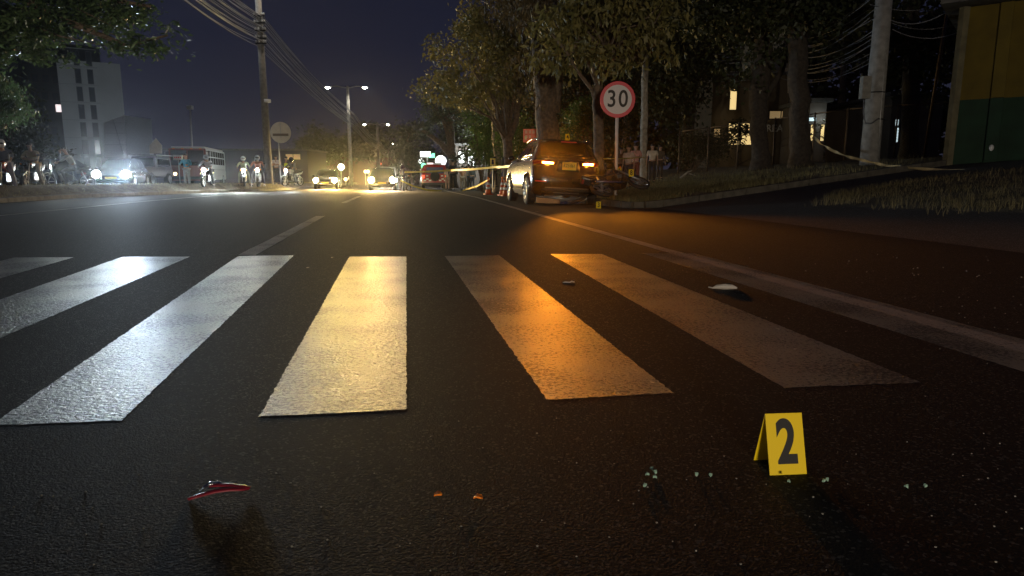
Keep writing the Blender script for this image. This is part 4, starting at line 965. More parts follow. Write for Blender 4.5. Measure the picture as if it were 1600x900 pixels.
car = thing('parked_suv', 'black suv with flashing amber hazard lights stopped at the kerb seen from behind', 'car', (0, 0, 0))
cp = UV(1.62, 17.55); car.location = (cp.x, cp.y, .0); car.rotation_euler = (0, math.radians(2.6), RZ + math.radians(.5)); car.location.z = -.045
low = Shell([(.28, .30, 4.40, .86, .30), (.38, .12, 4.56, .93, .30), (.54, .02, 4.66, .955, .30), (.68, .00, 4.68, .965, .28), (.84, .03, 4.66, .965, .28), (1.00, .06, 4.5, .96, .26), (1.14, .08, 4.1, .95, .24), (1.22, .11, 3.8, .935, .24), (1.26, .15, 3.5, .91, .22)])
cab = Shell([(1.20, .11, 3.45, .91, .22), (1.28, .14, 3.32, .895, .22), (1.42, .24, 3.0, .84, .24), (1.56, .36, 2.72, .775, .26), (1.67, .44, 2.45, .73, .28), (1.75, .52, 2.25, .68, .30), (1.79, .70, 2.0, .57, .30), (1.81, 1.0, 1.8, .35, .2)])
wl_ = [(-.84, .90), (.84, .90), (-.84, 3.68), (.84, 3.68)]
body_cut(low, car, M_BLACKP, [(-.90, .90), (.90, .90), (-.90, 3.68), (.90, 3.68)], .45)
cab.mesh().build('roof', M_BLACKP, car, True)
for x, y in wl_: wheel(car, x, y, .39, .25)
cab.patch('rear', [(-.72, 1.30), (.72, 1.30), (.63, 1.62), (-.63, 1.62)], .010).build('rear_window', M_GLASS, car, True)
MB().tube([(-.05, .13, 1.33), (.42, .19, 1.38)], .010, 6).build('rear_wiper', M_PLAS, car, True)
sp = MB().box((0, .34, 1.71), (1.26, .36, .035)).build('roof_spoiler', M_BLACKP, car, bevel=.012)
MB().box((0, .155, 1.697), (.42, .012, .022)).build('brake_light', mat('high brake lens', (.5, .03, .05), .3), sp)
for sg, w_ in ((-1, 'left'), (1, 'right')):
    for q in ([(.62, 1.31), (1.18, 1.30), (1.18, 1.58), (.80, 1.57)], [(1.24, 1.30), (2.10, 1.29), (2.02, 1.64), (1.24, 1.62)], [(2.16, 1.29), (3.05, 1.27), (2.42, 1.60), (2.08, 1.64)]):
        if w_ == 'left' or True:
            cab.patch(w_, q, .008, 8, 4).build('side_window', M_GLASS, car, True)
    cab.patch(w_, [(.50, 1.265), (3.15, 1.24), (3.15, 1.265), (.50, 1.29)], .012, 12, 1).build('window_trim', M_CHROME, car, True)
    MB().tube([(sg * .70, .75, 1.74), (sg * .70, .9, 1.79), (sg * .69, 1.6, 1.82), (sg * .69, 2.2, 1.78), (sg * .70, 2.35, 1.71)], .018, 8).build('roof_rail', M_CHROME, car, True)
    for y in (1.65, 2.65): MB().box((sg * .958, y - .25, 1.08), (.03, .20, .028)).build('door_handle', M_BLACKP, car, bevel=.008)
    for y in (1.22, 2.13, 3.12): low.patch(w_, [(y, .45), (y + .012, .45), (y + .012, 1.22), (y, 1.22)], .002, 1, 5).build('door_gap', M_PLAS, car)
    low.patch(w_, [(1.4, .27), (3.15, .27), (3.15, .40), (1.4, .40)], .012, 8, 2).build('sill_trim', M_PLAS, car)
    low.patch(w_, [(1.4, .405), (3.15, .405), (3.15, .425), (1.4, .425)], .016, 8, 1).build('sill_strip', M_CHROME, car)
    for y in (.90, 3.68):
        a0 = []
        for i in range(15):
            a = PI * i / 14; a0.append((sg * (.95), y + .475 * math.cos(a), .40 + .475 * math.sin(a)))
        MB().tube(a0, .028, 6).build('wheel_arch', M_BLACKP, car, True)
    MB().ball((sg * 1.03, 3.0, 1.30), (.10, .06, .075), 12, 8).build('wing_mirror', M_BLACKP, car, True)
    # tail light
    tl = low.patch('rear', [(sg * .36, 1.085), (sg * .92, 1.10), (sg * .92, 1.205), (sg * .36, 1.175)], .014, 10, 3).build('tail_light', M_TAILR, car, True)
    low.patch('rear', [(sg * .40, 1.105), (sg * .70, 1.113), (sg * .70, 1.163), (sg * .40, 1.153)], .022, 8, 2).build('indicator', M_HAZ, tl, True)
    low.patch('rear', [(sg * .42, 1.110), (sg * .68, 1.118), (sg * .68, 1.158), (sg * .42, 1.148)], .028, 8, 2).build('indicator_core', M_HAZ2, tl, True)
    p = (sg * .66, low.endx(.66, .95) - .10, .95)
    l = lamp('POINT', (sg * .555, low.endx(.55, 1.13) - .09, 1.133), 7, (1.0, .30, .02), .035, parent=car, name='hazard_light')
    lamp('SPOT', (sg * .555, low.endx(.55, 1.13) - .07, 1.135), 1700, (1.0, .30, .015), .07, (sg * .645, -6, .90), 34, 1.0, car, 'hazard_light')
    low.patch('rear', [(sg * .58, .63), (sg * .86, .64), (sg * .86, .665), (sg * .58, .65)], .020, 6, 1).build('reflector', mat('lit red reflector', (.8, .03, .07), .3), car, True)
lp = low.patch('rear', [(-.32, .93), (.32, .93), (.29, 1.19), (-.29, 1.19)], .004, 8, 3).build('plate_recess', M_PLAS, car, True)
pl = MB().box((.02, .035, 1.065), (.38, .012, .20)).build('licence_plate', M_PLATE, car, bevel=.004)
text('plate_letters', 'KZS·061', .115, M_BLK, pl, (.02, .0275, 1.072), (PI / 2, 0, 0), .78, .001, .001)
text('tailgate_letters', 'SUV', .001, M_CHROME, car, (0, .08, .98), (PI / 2, 0, 0)) if False else None
for i in range(5): MB().box((-.05 + i * .045, .075, 1.215), (.030, .01, .018)).build('badge_bar', M_CHROME, car)
low.patch('rear', [(-.62, .29), (.62, .29), (.72, .46), (-.72, .46)], .012, 10, 3).build('bumper_guard', M_PLAS, car, True)
low.patch('rear', [(-.60, .475), (.60, .475), (.60, .50), (-.60, .50)], .020, 10, 1).build('bumper_strip', mat('satin trim', (.30, .28, .26), .35, .6), car, True)
low.patch('rear', [(-.36, .345), (.36, .345), (.36, .365), (-.36, .365)], .022, 10, 1).build('bumper_slot', mat('satin trim', (.30, .28, .26)), car, True)
low.patch('rear', [(-.72, .76), (.72, .76), (.72, .772), (-.72, .772)], .003, 10, 1).build('tailgate_gap', M_PLAS, car)
for x, y, s_ in ((-.28, .88, .16), (-.22, .70, .17)):
    mb = MB()
    for i in range(6): mb.box((x + i * s_ * .22, low.endx(x, y) - .012, y), (s_ * .15, .012, .022))
    mb.build('badge', M_CHROME, car)
MB().tube([(-.55, .35, .24), (0, .28, .20), (.55, .35, .24)], .035, 8).build('exhaust_pipe', M_STEEL, car, True)
MB().tube([(-.8, .90, .36), (.8, .90, .36)], .05, 8).build('rear_axle', M_DARKM, car, True)
mk_ = car.matrix_basis @ Vector((.08, .65, 1.775)); marker('4', 'small yellow numbered marker standing on the roof of the black car', mk_, RZ, .17, .11)

# panel with orange light put into its colour, and wreckage under the car
root = thing('loose_board', 'flat panel coloured as if lit orange, lying on edge under the rear bumper of the black car', 'board', (G(857, 318).x, G(857, 318).y + .1, 0), RZ)
MB().box((0, 0, .075), (.70, .03, .15), Matrix.Rotation(.06, 3, 'Y')).build('board', mat('orange lit board tint', (.55, .28, .12), .6, var=.15), root, bevel=.006)
MB().box((0, .03, .14), (.70, .03, .02), Matrix.Rotation(.06, 3, 'Y')).build('rim_strip', mat('orange lit board tint', (.55, .28, .12)), root)

# ---- motorcycles
def moto(label, loc, rz, col, roll=0, pitch=0, light=None, group=None, name='motorcycle', face=1, bright=0, beam=None, cat='motorcycle'):
    """front = +y"""
    root = thing(name, label, cat, loc, 0, group); root.rotation_euler = (pitch, roll, rz)
    mp = mat('paint ' + col[0], col[1], .25, coat=.7)
    for y in (-.68, .68):
        r = .30
        T = MB().lathe([(r - .05, -.045), (r - .015, -.05), (r, 0), (r - .015, .05), (r - .05, .045)], (0, y, .30), 28, 'x', True).build('wheel', M_RUB, root, True)
        mb = MB().lathe([(r - .05, -.02), (r - .07, -.02), (r - .07, .02), (r - .05, .02)], (0, y, .30), 24, 'x', True)
        for i in range(6):
            a = PI * i / 3; mb.tube([(0, y, .30), (0, y + (r - .06) * math.cos(a), .30 + (r - .06) * math.sin(a))], .014, 5)
        mb.tube([(-.08, y, .30), (.08, y, .30)], .035, 8); mb.build('rim', M_RIM, T)
    for s_ in (-.085, .085): MB().tube([(s_, .68, .30), (s_, .56, .62), (s_, .44, .95)], [.024, .026, .024], 8).build('fork', M_STEEL, root, True)
    MB().tube([(-.07, .80, .59), (-.07, .66, .66), (-.07, .50, .60)], .02, 5).build('fender_stay', M_STEEL, root)
    MB().prism([(.44, .55), (.60, .66), (.78, .64), (.92, .54), (.90, .50), (.76, .60), (.60, .61), (.47, .51)], -.06, .06, 'yz').build('front_fender', mp, root, bevel=.01)
    MB().prism([(.36, .92), (.42, .78), (.10, .68), (-.20, .72), (-.20, .80), (.02, .96), (.24, 1.0)], -.13, .13, 'yz').build('fuel_tank', mp, root, bevel=.04)
    MB().prism([(-.18, .80), (-.20, .73), (-.72, .80), (-.88, .92), (-.84, .96), (-.62, .88), (-.30, .85)], -.11, .11, 'yz').build('seat', M_PLAS, root, bevel=.03)
    MB().prism([(-.30, .74), (-.34, .62), (-.75, .70), (-.92, .86), (-.80, .86)], -.10, .10, 'yz').build('tail_panel', mp, root, bevel=.02)
    MB().box((0, -.88, .83), (.12, .04, .06)).build('tail_light', M_REDP, root)
    MB().prism([(.26, .62), (.28, .34), (.02, .28), (-.22, .32), (-.20, .55), (.02, .66)], -.12, .12, 'yz').build('engine', M_DARKM, root, bevel=.03)
    mb = MB()
    for i in range(5): mb.box((0, .10 + .02 * i, .50 + i * .028), (.30, .16, .012))
    mb.build('cooling_fins', M_STEEL, root)
    MB().tube([(0, .40, .92), (0, .30, .60), (0, .24, .36)], .025, 8).tube([(0, .36, .86), (0, -.2, .74), (0, -.74, .78)], .022, 8).tube([(0, -.2, .72), (0, -.22, .36), (0, -.68, .30)], .024, 8).build('frame', M_DARKM, root, True)
    MB().tube([(.10, .20, .38), (.13, .22, .28), (.14, -.1, .26), (.16, -.45, .34), (.17, -.82, .46)], [.018, .02, .03, .042, .046], 10).build('exhaust', M_CHROME, root, True)
    MB().tube([(-.36, .30, 1.07), (-.22, .36, 1.05), (-.06, .42, .99), (.06, .42, .99), (.22, .36, 1.05), (.36, .30, 1.07)], .014, 8).build('handlebar', M_DARKM, root, True)
    for s_ in (-1, 1):
        MB().tube([(s_ * .30, .33, 1.06), (s_ * .34, .36, 1.22)], .007, 5).ball((s_ * .36, .36, 1.24), (.06, .02, .04), 10, 6).build('mirror', M_DARKM, root, True)
        MB().ball((s_ * .16, .50, .92), (.035, .04, .03), 8, 6).build('indicator', M_AMB, root, True)
        MB().tube([(s_ * .1, -.05, .34), (s_ * .24, -.03, .33)], .015, 6).build('foot_peg', M_DARKM, root)
        MB().tube([(s_ * .08, -.68, .30), (s_ * .10, -.50, .74)], .028, 8).build('shock_absorber', M_STEEL, root, True)
    h = MB().lathe([(.03, .38), (.085, .42), (.10, .50), (.095, .525)], (0, 0, .90), 18, 'y').build('headlight', M_DARKM, root, True)
    MB().lathe([(.088, .525), (.07, .545), (.02, .55)], (0, 0, .90), 18, 'y').build('lens', light or M_GLASS, h, True)
    return root
WL = glow('white headlight lens', (.95, 1, .97), 90); WLs = glow('bright white headlight', (.92, .98, 1.0), 260); YL = glow('warm headlight lens', (1, .72, .30), 160); YLd = glow('dim warm headlight', (1, .75, .38), 5)

# ---- people (skin modifier grown over a posed skeleton)
def skin(name, verts, edges, rad, m, parent, sub=1):
    me = bpy.data.meshes.new(name); me.from_pydata([tuple(v) for v in verts], edges, []); ob = bpy.data.objects.new(name, me); C.objects.link(ob)
    sk = ob.modifiers.new('skin', 'SKIN'); sk.use_smooth_shade = True
    lay = me.skin_vertices[0].data if me.skin_vertices else None
    if lay is None:
        bm = bmesh.new(); bm.from_mesh(me); bm.verts.layers.skin.verify(); bm.to_mesh(me); bm.free(); lay = me.skin_vertices[0].data
    for i, r in enumerate(rad):
        lay[i].radius = (r, r) if not hasattr(r, '__len__') else r; lay[i].use_root = (i == 0)
    s_ = ob.modifiers.new('s', 'SUBSURF'); s_.levels = sub; s_.render_levels = sub
    bpy.context.view_layer.update()
    dg = bpy.context.evaluated_depsgraph_get(); m2 = bpy.data.meshes.new_from_object(ob.evaluated_get(dg)); ob.modifiers.clear(); ob.data = m2; m2.name = name
    m2.materials.clear(); m2.materials.append(m); m2.polygons.foreach_set('use_smooth', [True] * len(m2.polygons)); ob.parent = parent
    return ob
STAND = dict(pel=(0, 0, .95), chest=(0, .01, 1.28), neck=(0, .0, 1.47), head=(0, .02, 1.60), sh=(.18, 0, 1.40), el=(.23, -.02, 1.13), wr=(.25, .04, .88), hip=(.09, 0, .90), kn=(.10, .02, .50), an=(.11, 0, .08))
def person(label, loc, rz, shirt, trousers, pose=None, scale=1.0, hair=True, helmet=None, vest=None, group=None, shoes=(.05, .05, .05), sleeves=True, skin_m=M_SKIN, shortsleeve=False, shorts=False):
    P_ = dict(STAND); P_.update(pose or {})
    root = thing('person', label, 'person', loc, rz, group); root.scale = (scale,) * 3
    def J(n, s_=1):
        k = n + ('L' if s_ < 0 else 'R')
        if k in P_: return Vector(P_[k])
        v = P_[n]; return Vector((v[0] * s_, v[1], v[2]))
    pel, chest, neck, head = [Vector(P_[q]) for q in ('pel', 'chest', 'neck', 'head')]
    hd = (head - neck).normalized()
    V = [pel, (pel + chest) / 2, chest, neck, neck.lerp(head, .55), head + hd * .02, head + hd * .10]; R = [(.13, .10), (.12, .09), (.15, .10), .055, .062, .082, .06]
    E_ = [(0, 1), (1, 2), (2, 3), (3, 4), (4, 5), (5, 6)]
    for s_ in (-1, 1):
        k = len(V); sh, el, wr = J('sh', s_), J('el', s_), J('wr', s_); hdv = (wr - el).normalized()
        V += [sh, sh.lerp(el, .5), el, wr, wr + hdv * .09]; R += [.055, .045, .036, .026, (.038, .016)]; E_ += [(2, k), (k, k + 1), (k + 1, k + 2), (k + 2, k + 3), (k + 3, k + 4)]
        k = len(V); hip, kn, an = J('hip', s_), J('kn', s_), J('an', s_)
        fw = J('toe', s_) - an if ('toe' in P_ or 'toeL' in P_) else Vector((0, .15, -.035))
        V += [hip, hip.lerp(kn, .5), kn, an, an + fw]; R += [.085, .075, .052, .036, .032]; E_ += [(0, k), (k, k + 1), (k + 1, k + 2), (k + 2, k + 3), (k + 3, k + 4)]
    skin('body', V, E_, R, skin_m, root)
    # fingers
    for s_ in (-1, 1):
        el, wr = J('el', s_), J('wr', s_); d = (wr - el).normalized(); sd = d.cross(Vector((1, 0, 0))).normalized() if abs(d.x) < .8 else d.cross(Vector((0, 1, 0))).normalized(); up = d.cross(sd).normalized()
        mb = MB()
        for i in range(4):
            b0_ = wr + d * .09 + sd * (i - 1.5) * .019; ln = (.065, .075, .07, .055)[i]
            mb.tube([b0_ - d * .03, b0_ + d * ln * .5 + up * .006, b0_ + d * ln * .9 + up * .022], [.009, .0085, .006], 6)
        mb.tube([wr + d * .03 + sd * .03, wr + d * .07 + sd * .055, wr + d * .10 + sd * .05], [.011, .010, .007], 6)
        mb.build('fingers', skin_m, root, True)
    ms = mat('cloth ' + str(shirt), shirt, .85, var=.2, vscale=9); mt_ = mat('cloth ' + str(trousers), trousers, .85, var=.2, vscale=9)
    V = [pel + Vector((0, 0, .03)), (pel + chest) / 2, chest, chest.lerp(neck, .72)]; R = [(.155, .12), (.148, .115), (.175, .125), .075]; E_ = [(0, 1), (1, 2), (2, 3)]
    for s_ in (-1, 1):
        k = len(V); sh, el, wr = J('sh', s_), J('el', s_), J('wr', s_)
        if shortsleeve: V += [sh, sh.lerp(el, .75)]; R += [.072, .062]; E_ += [(2, k), (k, k + 1)]
        else: V += [sh, sh.lerp(el, .5), el, el.lerp(wr, .93)]; R += [.072, .060, .052, .040]; E_ += [(2, k), (k, k + 1), (k + 1, k + 2), (k + 2, k + 3)]
    skin('shirt' if shortsleeve else 'jacket', V, E_, R, ms, root)
    V = [pel]; R = [(.150, .118)]; E_ = []
    for s_ in (-1, 1):
        k = len(V); hip, kn, an = J('hip', s_), J('kn', s_), J('an', s_); end = .15 if shorts else .93
        V += [hip, hip.lerp(kn, .5), kn, kn.lerp(an, end)]; R += [.10, .090, .070, .058]; E_ += [(0, k), (k, k + 1), (k + 1, k + 2), (k + 2, k + 3)]
    skin('trousers', V, E_, R, mt_, root)
    msh = mat('shoe ' + str(shoes), shoes, .6)
    for s_ in (-1, 1):
        an = J('an', s_); fw = (J('toe', s_) - an) if ('toe' in P_ or 'toeL' in P_) else Vector((0, .15, -.035)); fw = Vector((fw.x, fw.y, 0)).normalized()
        MB().tube([an - fw * .06 + Vector((0, 0, -.02)), an + fw * .02 + Vector((0, 0, -.02)), an + fw * .12 + Vector((0, 0, -.04)), an + fw * .19 + Vector((0, 0, -.045))], [.045, .052, .042, .028], 10).build('shoe', msh, root, True)
    hc = head + hd * .035
    # face: nose, eyes, mouth, ears
    f = Vector((0, 1, 0))
    MB().tube([hc + f * .075 + Vector((0, 0, .02)), hc + f * .105 + Vector((0, 0, -.015)), hc + f * .085 + Vector((0, 0, -.025))], [.008, .013, .010], 6).ball(hc + Vector((.085, 0, -.005)), (.012, .02, .03), 8, 6).ball(hc + Vector((-.085, 0, -.005)), (.012, .02, .03), 8, 6).build('face', skin_m, root, True)
    for s_ in (-1, 1): MB().ball(hc + f * .078 + Vector((s_ * .032, 0, .012)), (.012, .010, .008), 8, 5).build('eye', M_BLK, root, True)
    MB().tube([hc + f * .080 + Vector((-.025, 0, -.05)), hc + f * .088 + Vector((0, 0, -.05)), hc + f * .080 + Vector((.025, 0, -.05))], .005, 5).build('mouth', M_REDP, root)
    if helmet:
        MB().ball(hc + Vector((0, -.012, .015)), (.135, .155, .145), 18, 12).build('helmet', mat('helmet ' + str(helmet), helmet, .25, coat=.8), root, True)
        MB().ball(hc + Vector((0, .045, .01)), (.115, .115, .05), 16, 8).build('visor', M_GLASS, root, True)
    elif hair:
        MB().ball(hc + Vector((0, -.022, .045)), (.088, .095, .085), 14, 10).build('hair', M_HAIR, root, True)
    if vest:
        V = [pel + Vector((0, 0, .10)), (pel + chest) / 2, chest, chest.lerp(neck, .5)]
        skin('vest', V, [(0, 1), (1, 2), (2, 3)], [(.168, .135), (.165, .13), (.19, .14), .11], mat('vest ' + str(vest), vest, .5), root)
        MB().lathe([(.185, -.02), (.19, 0), (.185, .02)], (pel + chest) / 2 + Vector((0, 0, .02)), 20).build('reflective_band', mat('silver band', (.8, .8, .75), .3), root, True)
    return root
RIDE = dict(pel=(0, -.28, .90), chest=(0, -.14, 1.22), neck=(0, -.06, 1.40), head=(0, .0, 1.52), sh=(.19, -.08, 1.34), el=(.31, .10, 1.16), wr=(.32, .26, 1.09), hip=(.10, -.24, .88), kn=(.24, .16, .72), an=(.30, .02, .12))
def rider(label_b, label_p, px, Y, rz, col, shirt, trousers, helmet, z, light, pose=None, bright=0, gb='motorcycles waiting beyond the median', lean=0, pyb=285):
    a = P(px, pyb, Y); loc = (a.x, a.y, z)
    m_ = moto(label_b, loc, rz, col, light=light, group=gb, roll=lean)
    pz = dict(RIDE); pz.update(pose or {})
    p_ = person(label_p, loc, rz, shirt, trousers, pz, helmet=helmet)
    p_.rotation_euler = (0, lean, rz)
    return m_
zl = .2
rider('red motorcycle cut off by the left edge of the photograph', 'rider with white helmet on the red motorcycle at the left edge', 8, 22, PI + .35, ('red', (.35, .02, .02)), (.08, .09, .13), (.25, .24, .3), (.75, .75, .75), .24, None)
rider('dark motorcycle with small yellow front plate under the bareheaded rider', 'bareheaded rider in brown jacket leaning over his motorcycle with crossed arms', 53, 25, PI + .25, ('dark grey', (.04, .04, .045)), (.34, .26, .14), (.36, .30, .22), None, .28, None,
      dict(head=(0, .06, 1.56), neck=(0, .02, 1.44), chest=(0, -.10, 1.24), elL=(-.26, .12, 1.14), elR=(.26, .12, 1.14), wrL=(.02, .28, 1.12), wrR=(-.06, .30, 1.08), knR=(.30, .10, .62), anR=(.34, .05, .1)))
rider('black motorcycle with glaring headlamp left of the blinding headlights', 'rider in grey jacket with one hand raised to his face', 106, 28, PI - .95, ('black', (.02, .02, .022)), (.30, .33, .33), (.18, .2, .22), None, .25, WL,
      dict(head=(0, .02, 1.58), elR=(.30, .18, 1.20), wrR=(.08, .15, 1.48)))
a = P(84, 262, 25); lamp('SPOT', P(85, 262, 27), 160, (.9, 1, .95), .05, (0, 0, .5), 90, .5, name='headlight_beam')
rider('motorcycle with white headlamp in front of the red bus', 'helmeted rider in pale jacket in front of the red bus', 325, 36, PI + .1, ('blue grey', (.06, .08, .1)), (.45, .42, .42), (.1, .1, .12), (.35, .38, .4), zl, WLs)
rider('motorcycle with glaring headlamp at the rear corner of the bus', 'rider in yellow green jacket beside the white bus side', 382, 39, PI + .35, ('white', (.5, .5, .5)), (.45, .5, .30), (.3, .32, .25), (.6, .65, .65), zl, WLs)
rider('motorcycle with small white headlamp left of the utility pole', 'helmeted rider in dull red jacket left of the utility pole', 404, 37, PI + .3, ('chrome grey', (.2, .2, .2)), (.40, .13, .09), (.06, .06, .07), (.3, .33, .33), zl, WL)
rider('motorcycle lit brilliant white at the feet of the two standing people', 'crouched rider on the brightly lit motorcycle right of the round sign', 457, 41, PI - .4, ('pale silver', (.55, .6, .6)), (.12, .12, .13), (.08, .08, .09), (.05, .05, .06), zl, WLs)
# man in blue by the jeep
a = P(293, 285, 36); person('man in teal blue jacket standing on the right of the jeep', (a.x, a.y, zl), PI, (.03, .20, .28), (.35, .37, .4), dict(el=(.30, .08, 1.18), wr=(.20, .26, 1.16)))
# standing pair under the round sign
a = P(433, 285, 41.5); person('man in white shirt and dark trousers standing under the round sign', (a.x, a.y, zr(41) + .40), PI, (.70, .60, .55), (.04, .045, .05), dict(elL=(-.24, .10, 1.16), wrL=(-.02, .25, 1.22), elR=(.22, .08, 1.14), wrR=(.04, .24, 1.18)), shortsleeve=True)
a = P(449, 285, 42.3); person('person in black jacket with bright yellow vest band beside the sign post', (a.x, a.y, zr(41) + .34), PI, (.05, .05, .06), (.04, .045, .05), dict(elR=(.26, .10, 1.14), wrR=(.05, .22, 1.1)), vest=(.75, .85, .05))
# biker in the road behind the tape
g = G(634, 298)
moto('motorcycle in the road seen from behind with its rider at the end of the tape', (g.x, g.y, zr(g.y)), RZ - .15, ('black', (.02, .02, .022)), light=None, name='motorcycle')
person('helmeted rider in dark clothes leaning forward in the road with yellow tape at his side', (g.x, g.y, zr(g.y)), RZ - .15, (.10, .075, .07), (.07, .065, .05), dict(RIDE, head=(-.16, .12, 1.42), neck=(-.08, .04, 1.34), chest=(0, -.08, 1.20), anL=(-.36, .0, .08), anR=(.36, -.1, .08)), helmet=(.09, .06, .06))
# crashed motorcycle
M_CR = ('wreck black', (.025, .025, .03))
p = P(984, 303, 17.6); moto('wrecked black motorcycle lying on its side on the bank beside the black car', (p.x - .05, p.y - .1, terr(p.x, p.y) + .22), math.radians(-68), M_CR, roll=math.radians(-62), pitch=math.radians(16), cat='motorcycle')
p = G(905, 320); r = thing('detached_wheel', 'buckled motorcycle front wheel with fork lying under the right rear of the black car', 'wheel', (p.x, p.y + .25, 0), .3)
T = MB().lathe([(.25, -.045), (.285, -.05), (.30, 0), (.285, .05), (.25, .045)], (0, 0, 0), 28, 'x', True).build('tyre', M_RUB, r, True); T.rotation_euler = (0, math.radians(65), .2); T.location = (0, .1, .17)
mb = MB().lathe([(.25, -.02), (.225, -.02), (.225, .02), (.25, .02)], (0, 0, 0), 24, 'x', True)
for i in range(6):
    a = PI * i / 3; mb.tube([(0, 0, 0), (0, .24 * math.cos(a), .24 * math.sin(a))], .014, 5)
q = mb.build('rim', M_CHROME, r); q.rotation_euler = T.rotation_euler; q.location = T.location
MB().tube([(.0, .1, .2), (-.25, 0, .13), (-.5, .05, .10)], .028, 8).tube([(.03, .0, .26), (-.22, -.08, .2), (-.45, -.05, .12)], .024, 8).build('fork', M_STEEL, r, True)
r = thing('crumpled_fairing', 'dark blue and black broken fairing pieces under the middle of the car', 'debris', (G(893, 320).x, G(893, 320).y + .5, 0), .2)
MB().prism([(-.3, 0), (.25, 0), (.32, .12), (.1, .2), (-.2, .16)], -.02, .02, 'xz').build('fairing', mat('dark blue plastic', (.02, .03, .09), .3, coat=.5), r, bevel=.01)
MB().tube([(.2, .02, .04), (.45, -.1, .16), (.62, -.05, .06)], .03, 8).build('bent_tube', M_STEEL, r, True)
MB().prism([(.2, 0), (.6, 0), (.5, .1), (.25, .08)], .05, .12, 'xz').build('cover', M_PLAS, r, bevel=.01)

# ---- generic car used for the traffic
def small_car(label, px, Y, rz, col, light, z, name='car', group=None, wd=1.75, ht=1.48, ln=4.2, pyb=290, kind='hatch', beams=None):
    a = P(px, pyb, Y); fx, fy = a.x + math.sin(rz) * ln, a.y - math.cos(rz) * ln; root = thing(name, label, 'car', (fx, fy, z), rz, group)
    h = ht; W = wd / 2
    lo = Shell([(.22, .22, ln - .25, W * .92, .3), (.34, .06, ln - .08, W * .98, .3), (.55, 0, ln, W, .28), (.72, .05, ln - .05, W, .26), (.84, .12, ln - .35, W * .97, .24), (.90, .18, ln - .9, W * .94, .22)], .12)
    k = (h - .88)
    if kind == 'box': ca = Shell([(.88, .15, ln - .95, W * .94, .2), (.88 + k * .55, .18, ln - 1.25, W * .90, .2), (.88 + k * .92, .22, ln - 1.4, W * .86, .2), (h, .35, ln - 1.55, W * .78, .2)], .06)
    else: ca = Shell([(.88, .18, ln - .9, W * .92, .22), (.88 + k * .5, .50, ln - 1.45, W * .82, .24), (.88 + k * .9, .80, ln - 1.85, W * .72, .26), (h, 1.1, ln - 2.2, W * .5, .2)], .08)
    mp = mat('paint ' + col[0], col[1], .25, coat=.8)
    body_cut(lo, root, mp, [(-W, .85), (W, .85), (-W, ln - .85), (W, ln - .85)], .36); ca.mesh().build('cabin', mp, root, True)
    for x in (-W + .10, W - .10):
        for y in (.85, ln - .85): wheel(root, x, y, .32, .2)
    a1, a2 = .93, .88 + k * .84
    ca.patch('front', [(-W * .80, a1), (W * .80, a1), (W * .68, a2), (-W * .68, a2)], .01).build('windscreen', M_GLASS, root, True)
    ca.patch('rear', [(-W * .78, a1), (W * .78, a1), (W * .66, a2), (-W * .66, a2)], .01).build('rear_window', M_GLASS, root, True)
    for s_, w_ in ((-1, 'left'), (1, 'right')):
        ca.patch(w_, [(.6, a1), (1.7, a1), (1.7, a2), (.95, a2)], .01).build('side_window', M_GLASS, root, True); ca.patch(w_, [(1.78, a1), (ln - 1.15, a1), (ln - 1.9, a2), (1.78, a2)], .01).build('side_window', M_GLASS, root, True)
        hl = lo.patch('front', [(s_ * W * .55, .58), (s_ * W * .94, .58), (s_ * W * .94, .77), (s_ * W * .55, .74)], .02).build('headlight', light if beams else M_GLASS, root, True)
        MB().lathe([(.19, 0), (.16, .04), (.02, .08)], (s_ * W * .74, lo.endx(W * .74, .66, True) + .0, .66), 16, 'y').build('lens', light, hl, True)
        if beams:
            en, cl, rd = beams[0 if s_ < 0 else 1]
            lp_ = Matrix.Rotation(rz, 3, 'Z') @ Vector((s_ * W * .74, lo.endx(W * .74, .66, True) + .22, .66)) + Vector((fx, fy, z)); lamp('SPOT', lp_, en, cl, rd, (0, 0, .2), 120, .5, name='headlight_beam')
        lo.patch('rear', [(s_ * W * .65, .62), (s_ * W * .94, .62), (s_ * W * .94, .80), (s_ * W * .65, .78)], .02).build('tail_light', M_REDP, root, True)
        MB().ball((s_ * (W + .08), ln - 1.35, .98), (.09, .05, .06), 10, 6).build('wing_mirror', mp, root, True)
    lo.patch('front', [(-W * .45, .42), (W * .45, .42), (W * .5, .62), (-W * .5, .62)], .01).build('grille', M_PLAS, root, True)
    lo.patch('front', [(-.26, .44), (.26, .44), (.26, .54), (-.26, .54)], .02).build('licence_plate', M_PLATE, root)
    for z_ in (.34,): lo.patch('front', [(-W * .8, z_), (W * .8, z_), (W * .8, z_ + .05), (-W * .8, z_ + .05)], .015).build('bumper', M_PLAS, root)
    return root
c1 = small_car('oncoming dark car with two warm yellow headlights in the left lane', 508, 50, PI + .17, ('dark', (.02, .02, .022)), YL, zr(50), ln=4.1, beams=[(4300, (1, .72, .18), .26), (1500, (1, .66, .26), .20)])
c2 = small_car('oncoming car with blinding warm headlights in the centre of the road', 597, 43, PI + .17, ('dark', (.02, .02, .022)), YL, zr(44), ln=4.1, beams=[(700, (1, .85, .65), .15), (5200, (1, .62, .20), .34)])
c3 = small_car('white lit van far behind the blinding centre car', 606, 62, PI + .17, ('white', (.6, .6, .58)), WLs, zr(60), ht=1.9, kind='box', beams=[(300, (1, .95, .85), .1)] * 2)
c4 = small_car('car with blinding bluish white headlights beyond the median', 174, 34, PI + .26, ('black', (.02, .02, .022)), WLs, zl, ht=1.5, beams=[(4200, (.66, .82, 1.0), .34), (1600, (.75, .92, .95), .26)])
c5 = small_car('dark car parked behind the motorcyclists at the far left', 10, 36, PI / 2 + .2, ('dark blue', (.03, .04, .07)), YLd, zl, ht=1.5)
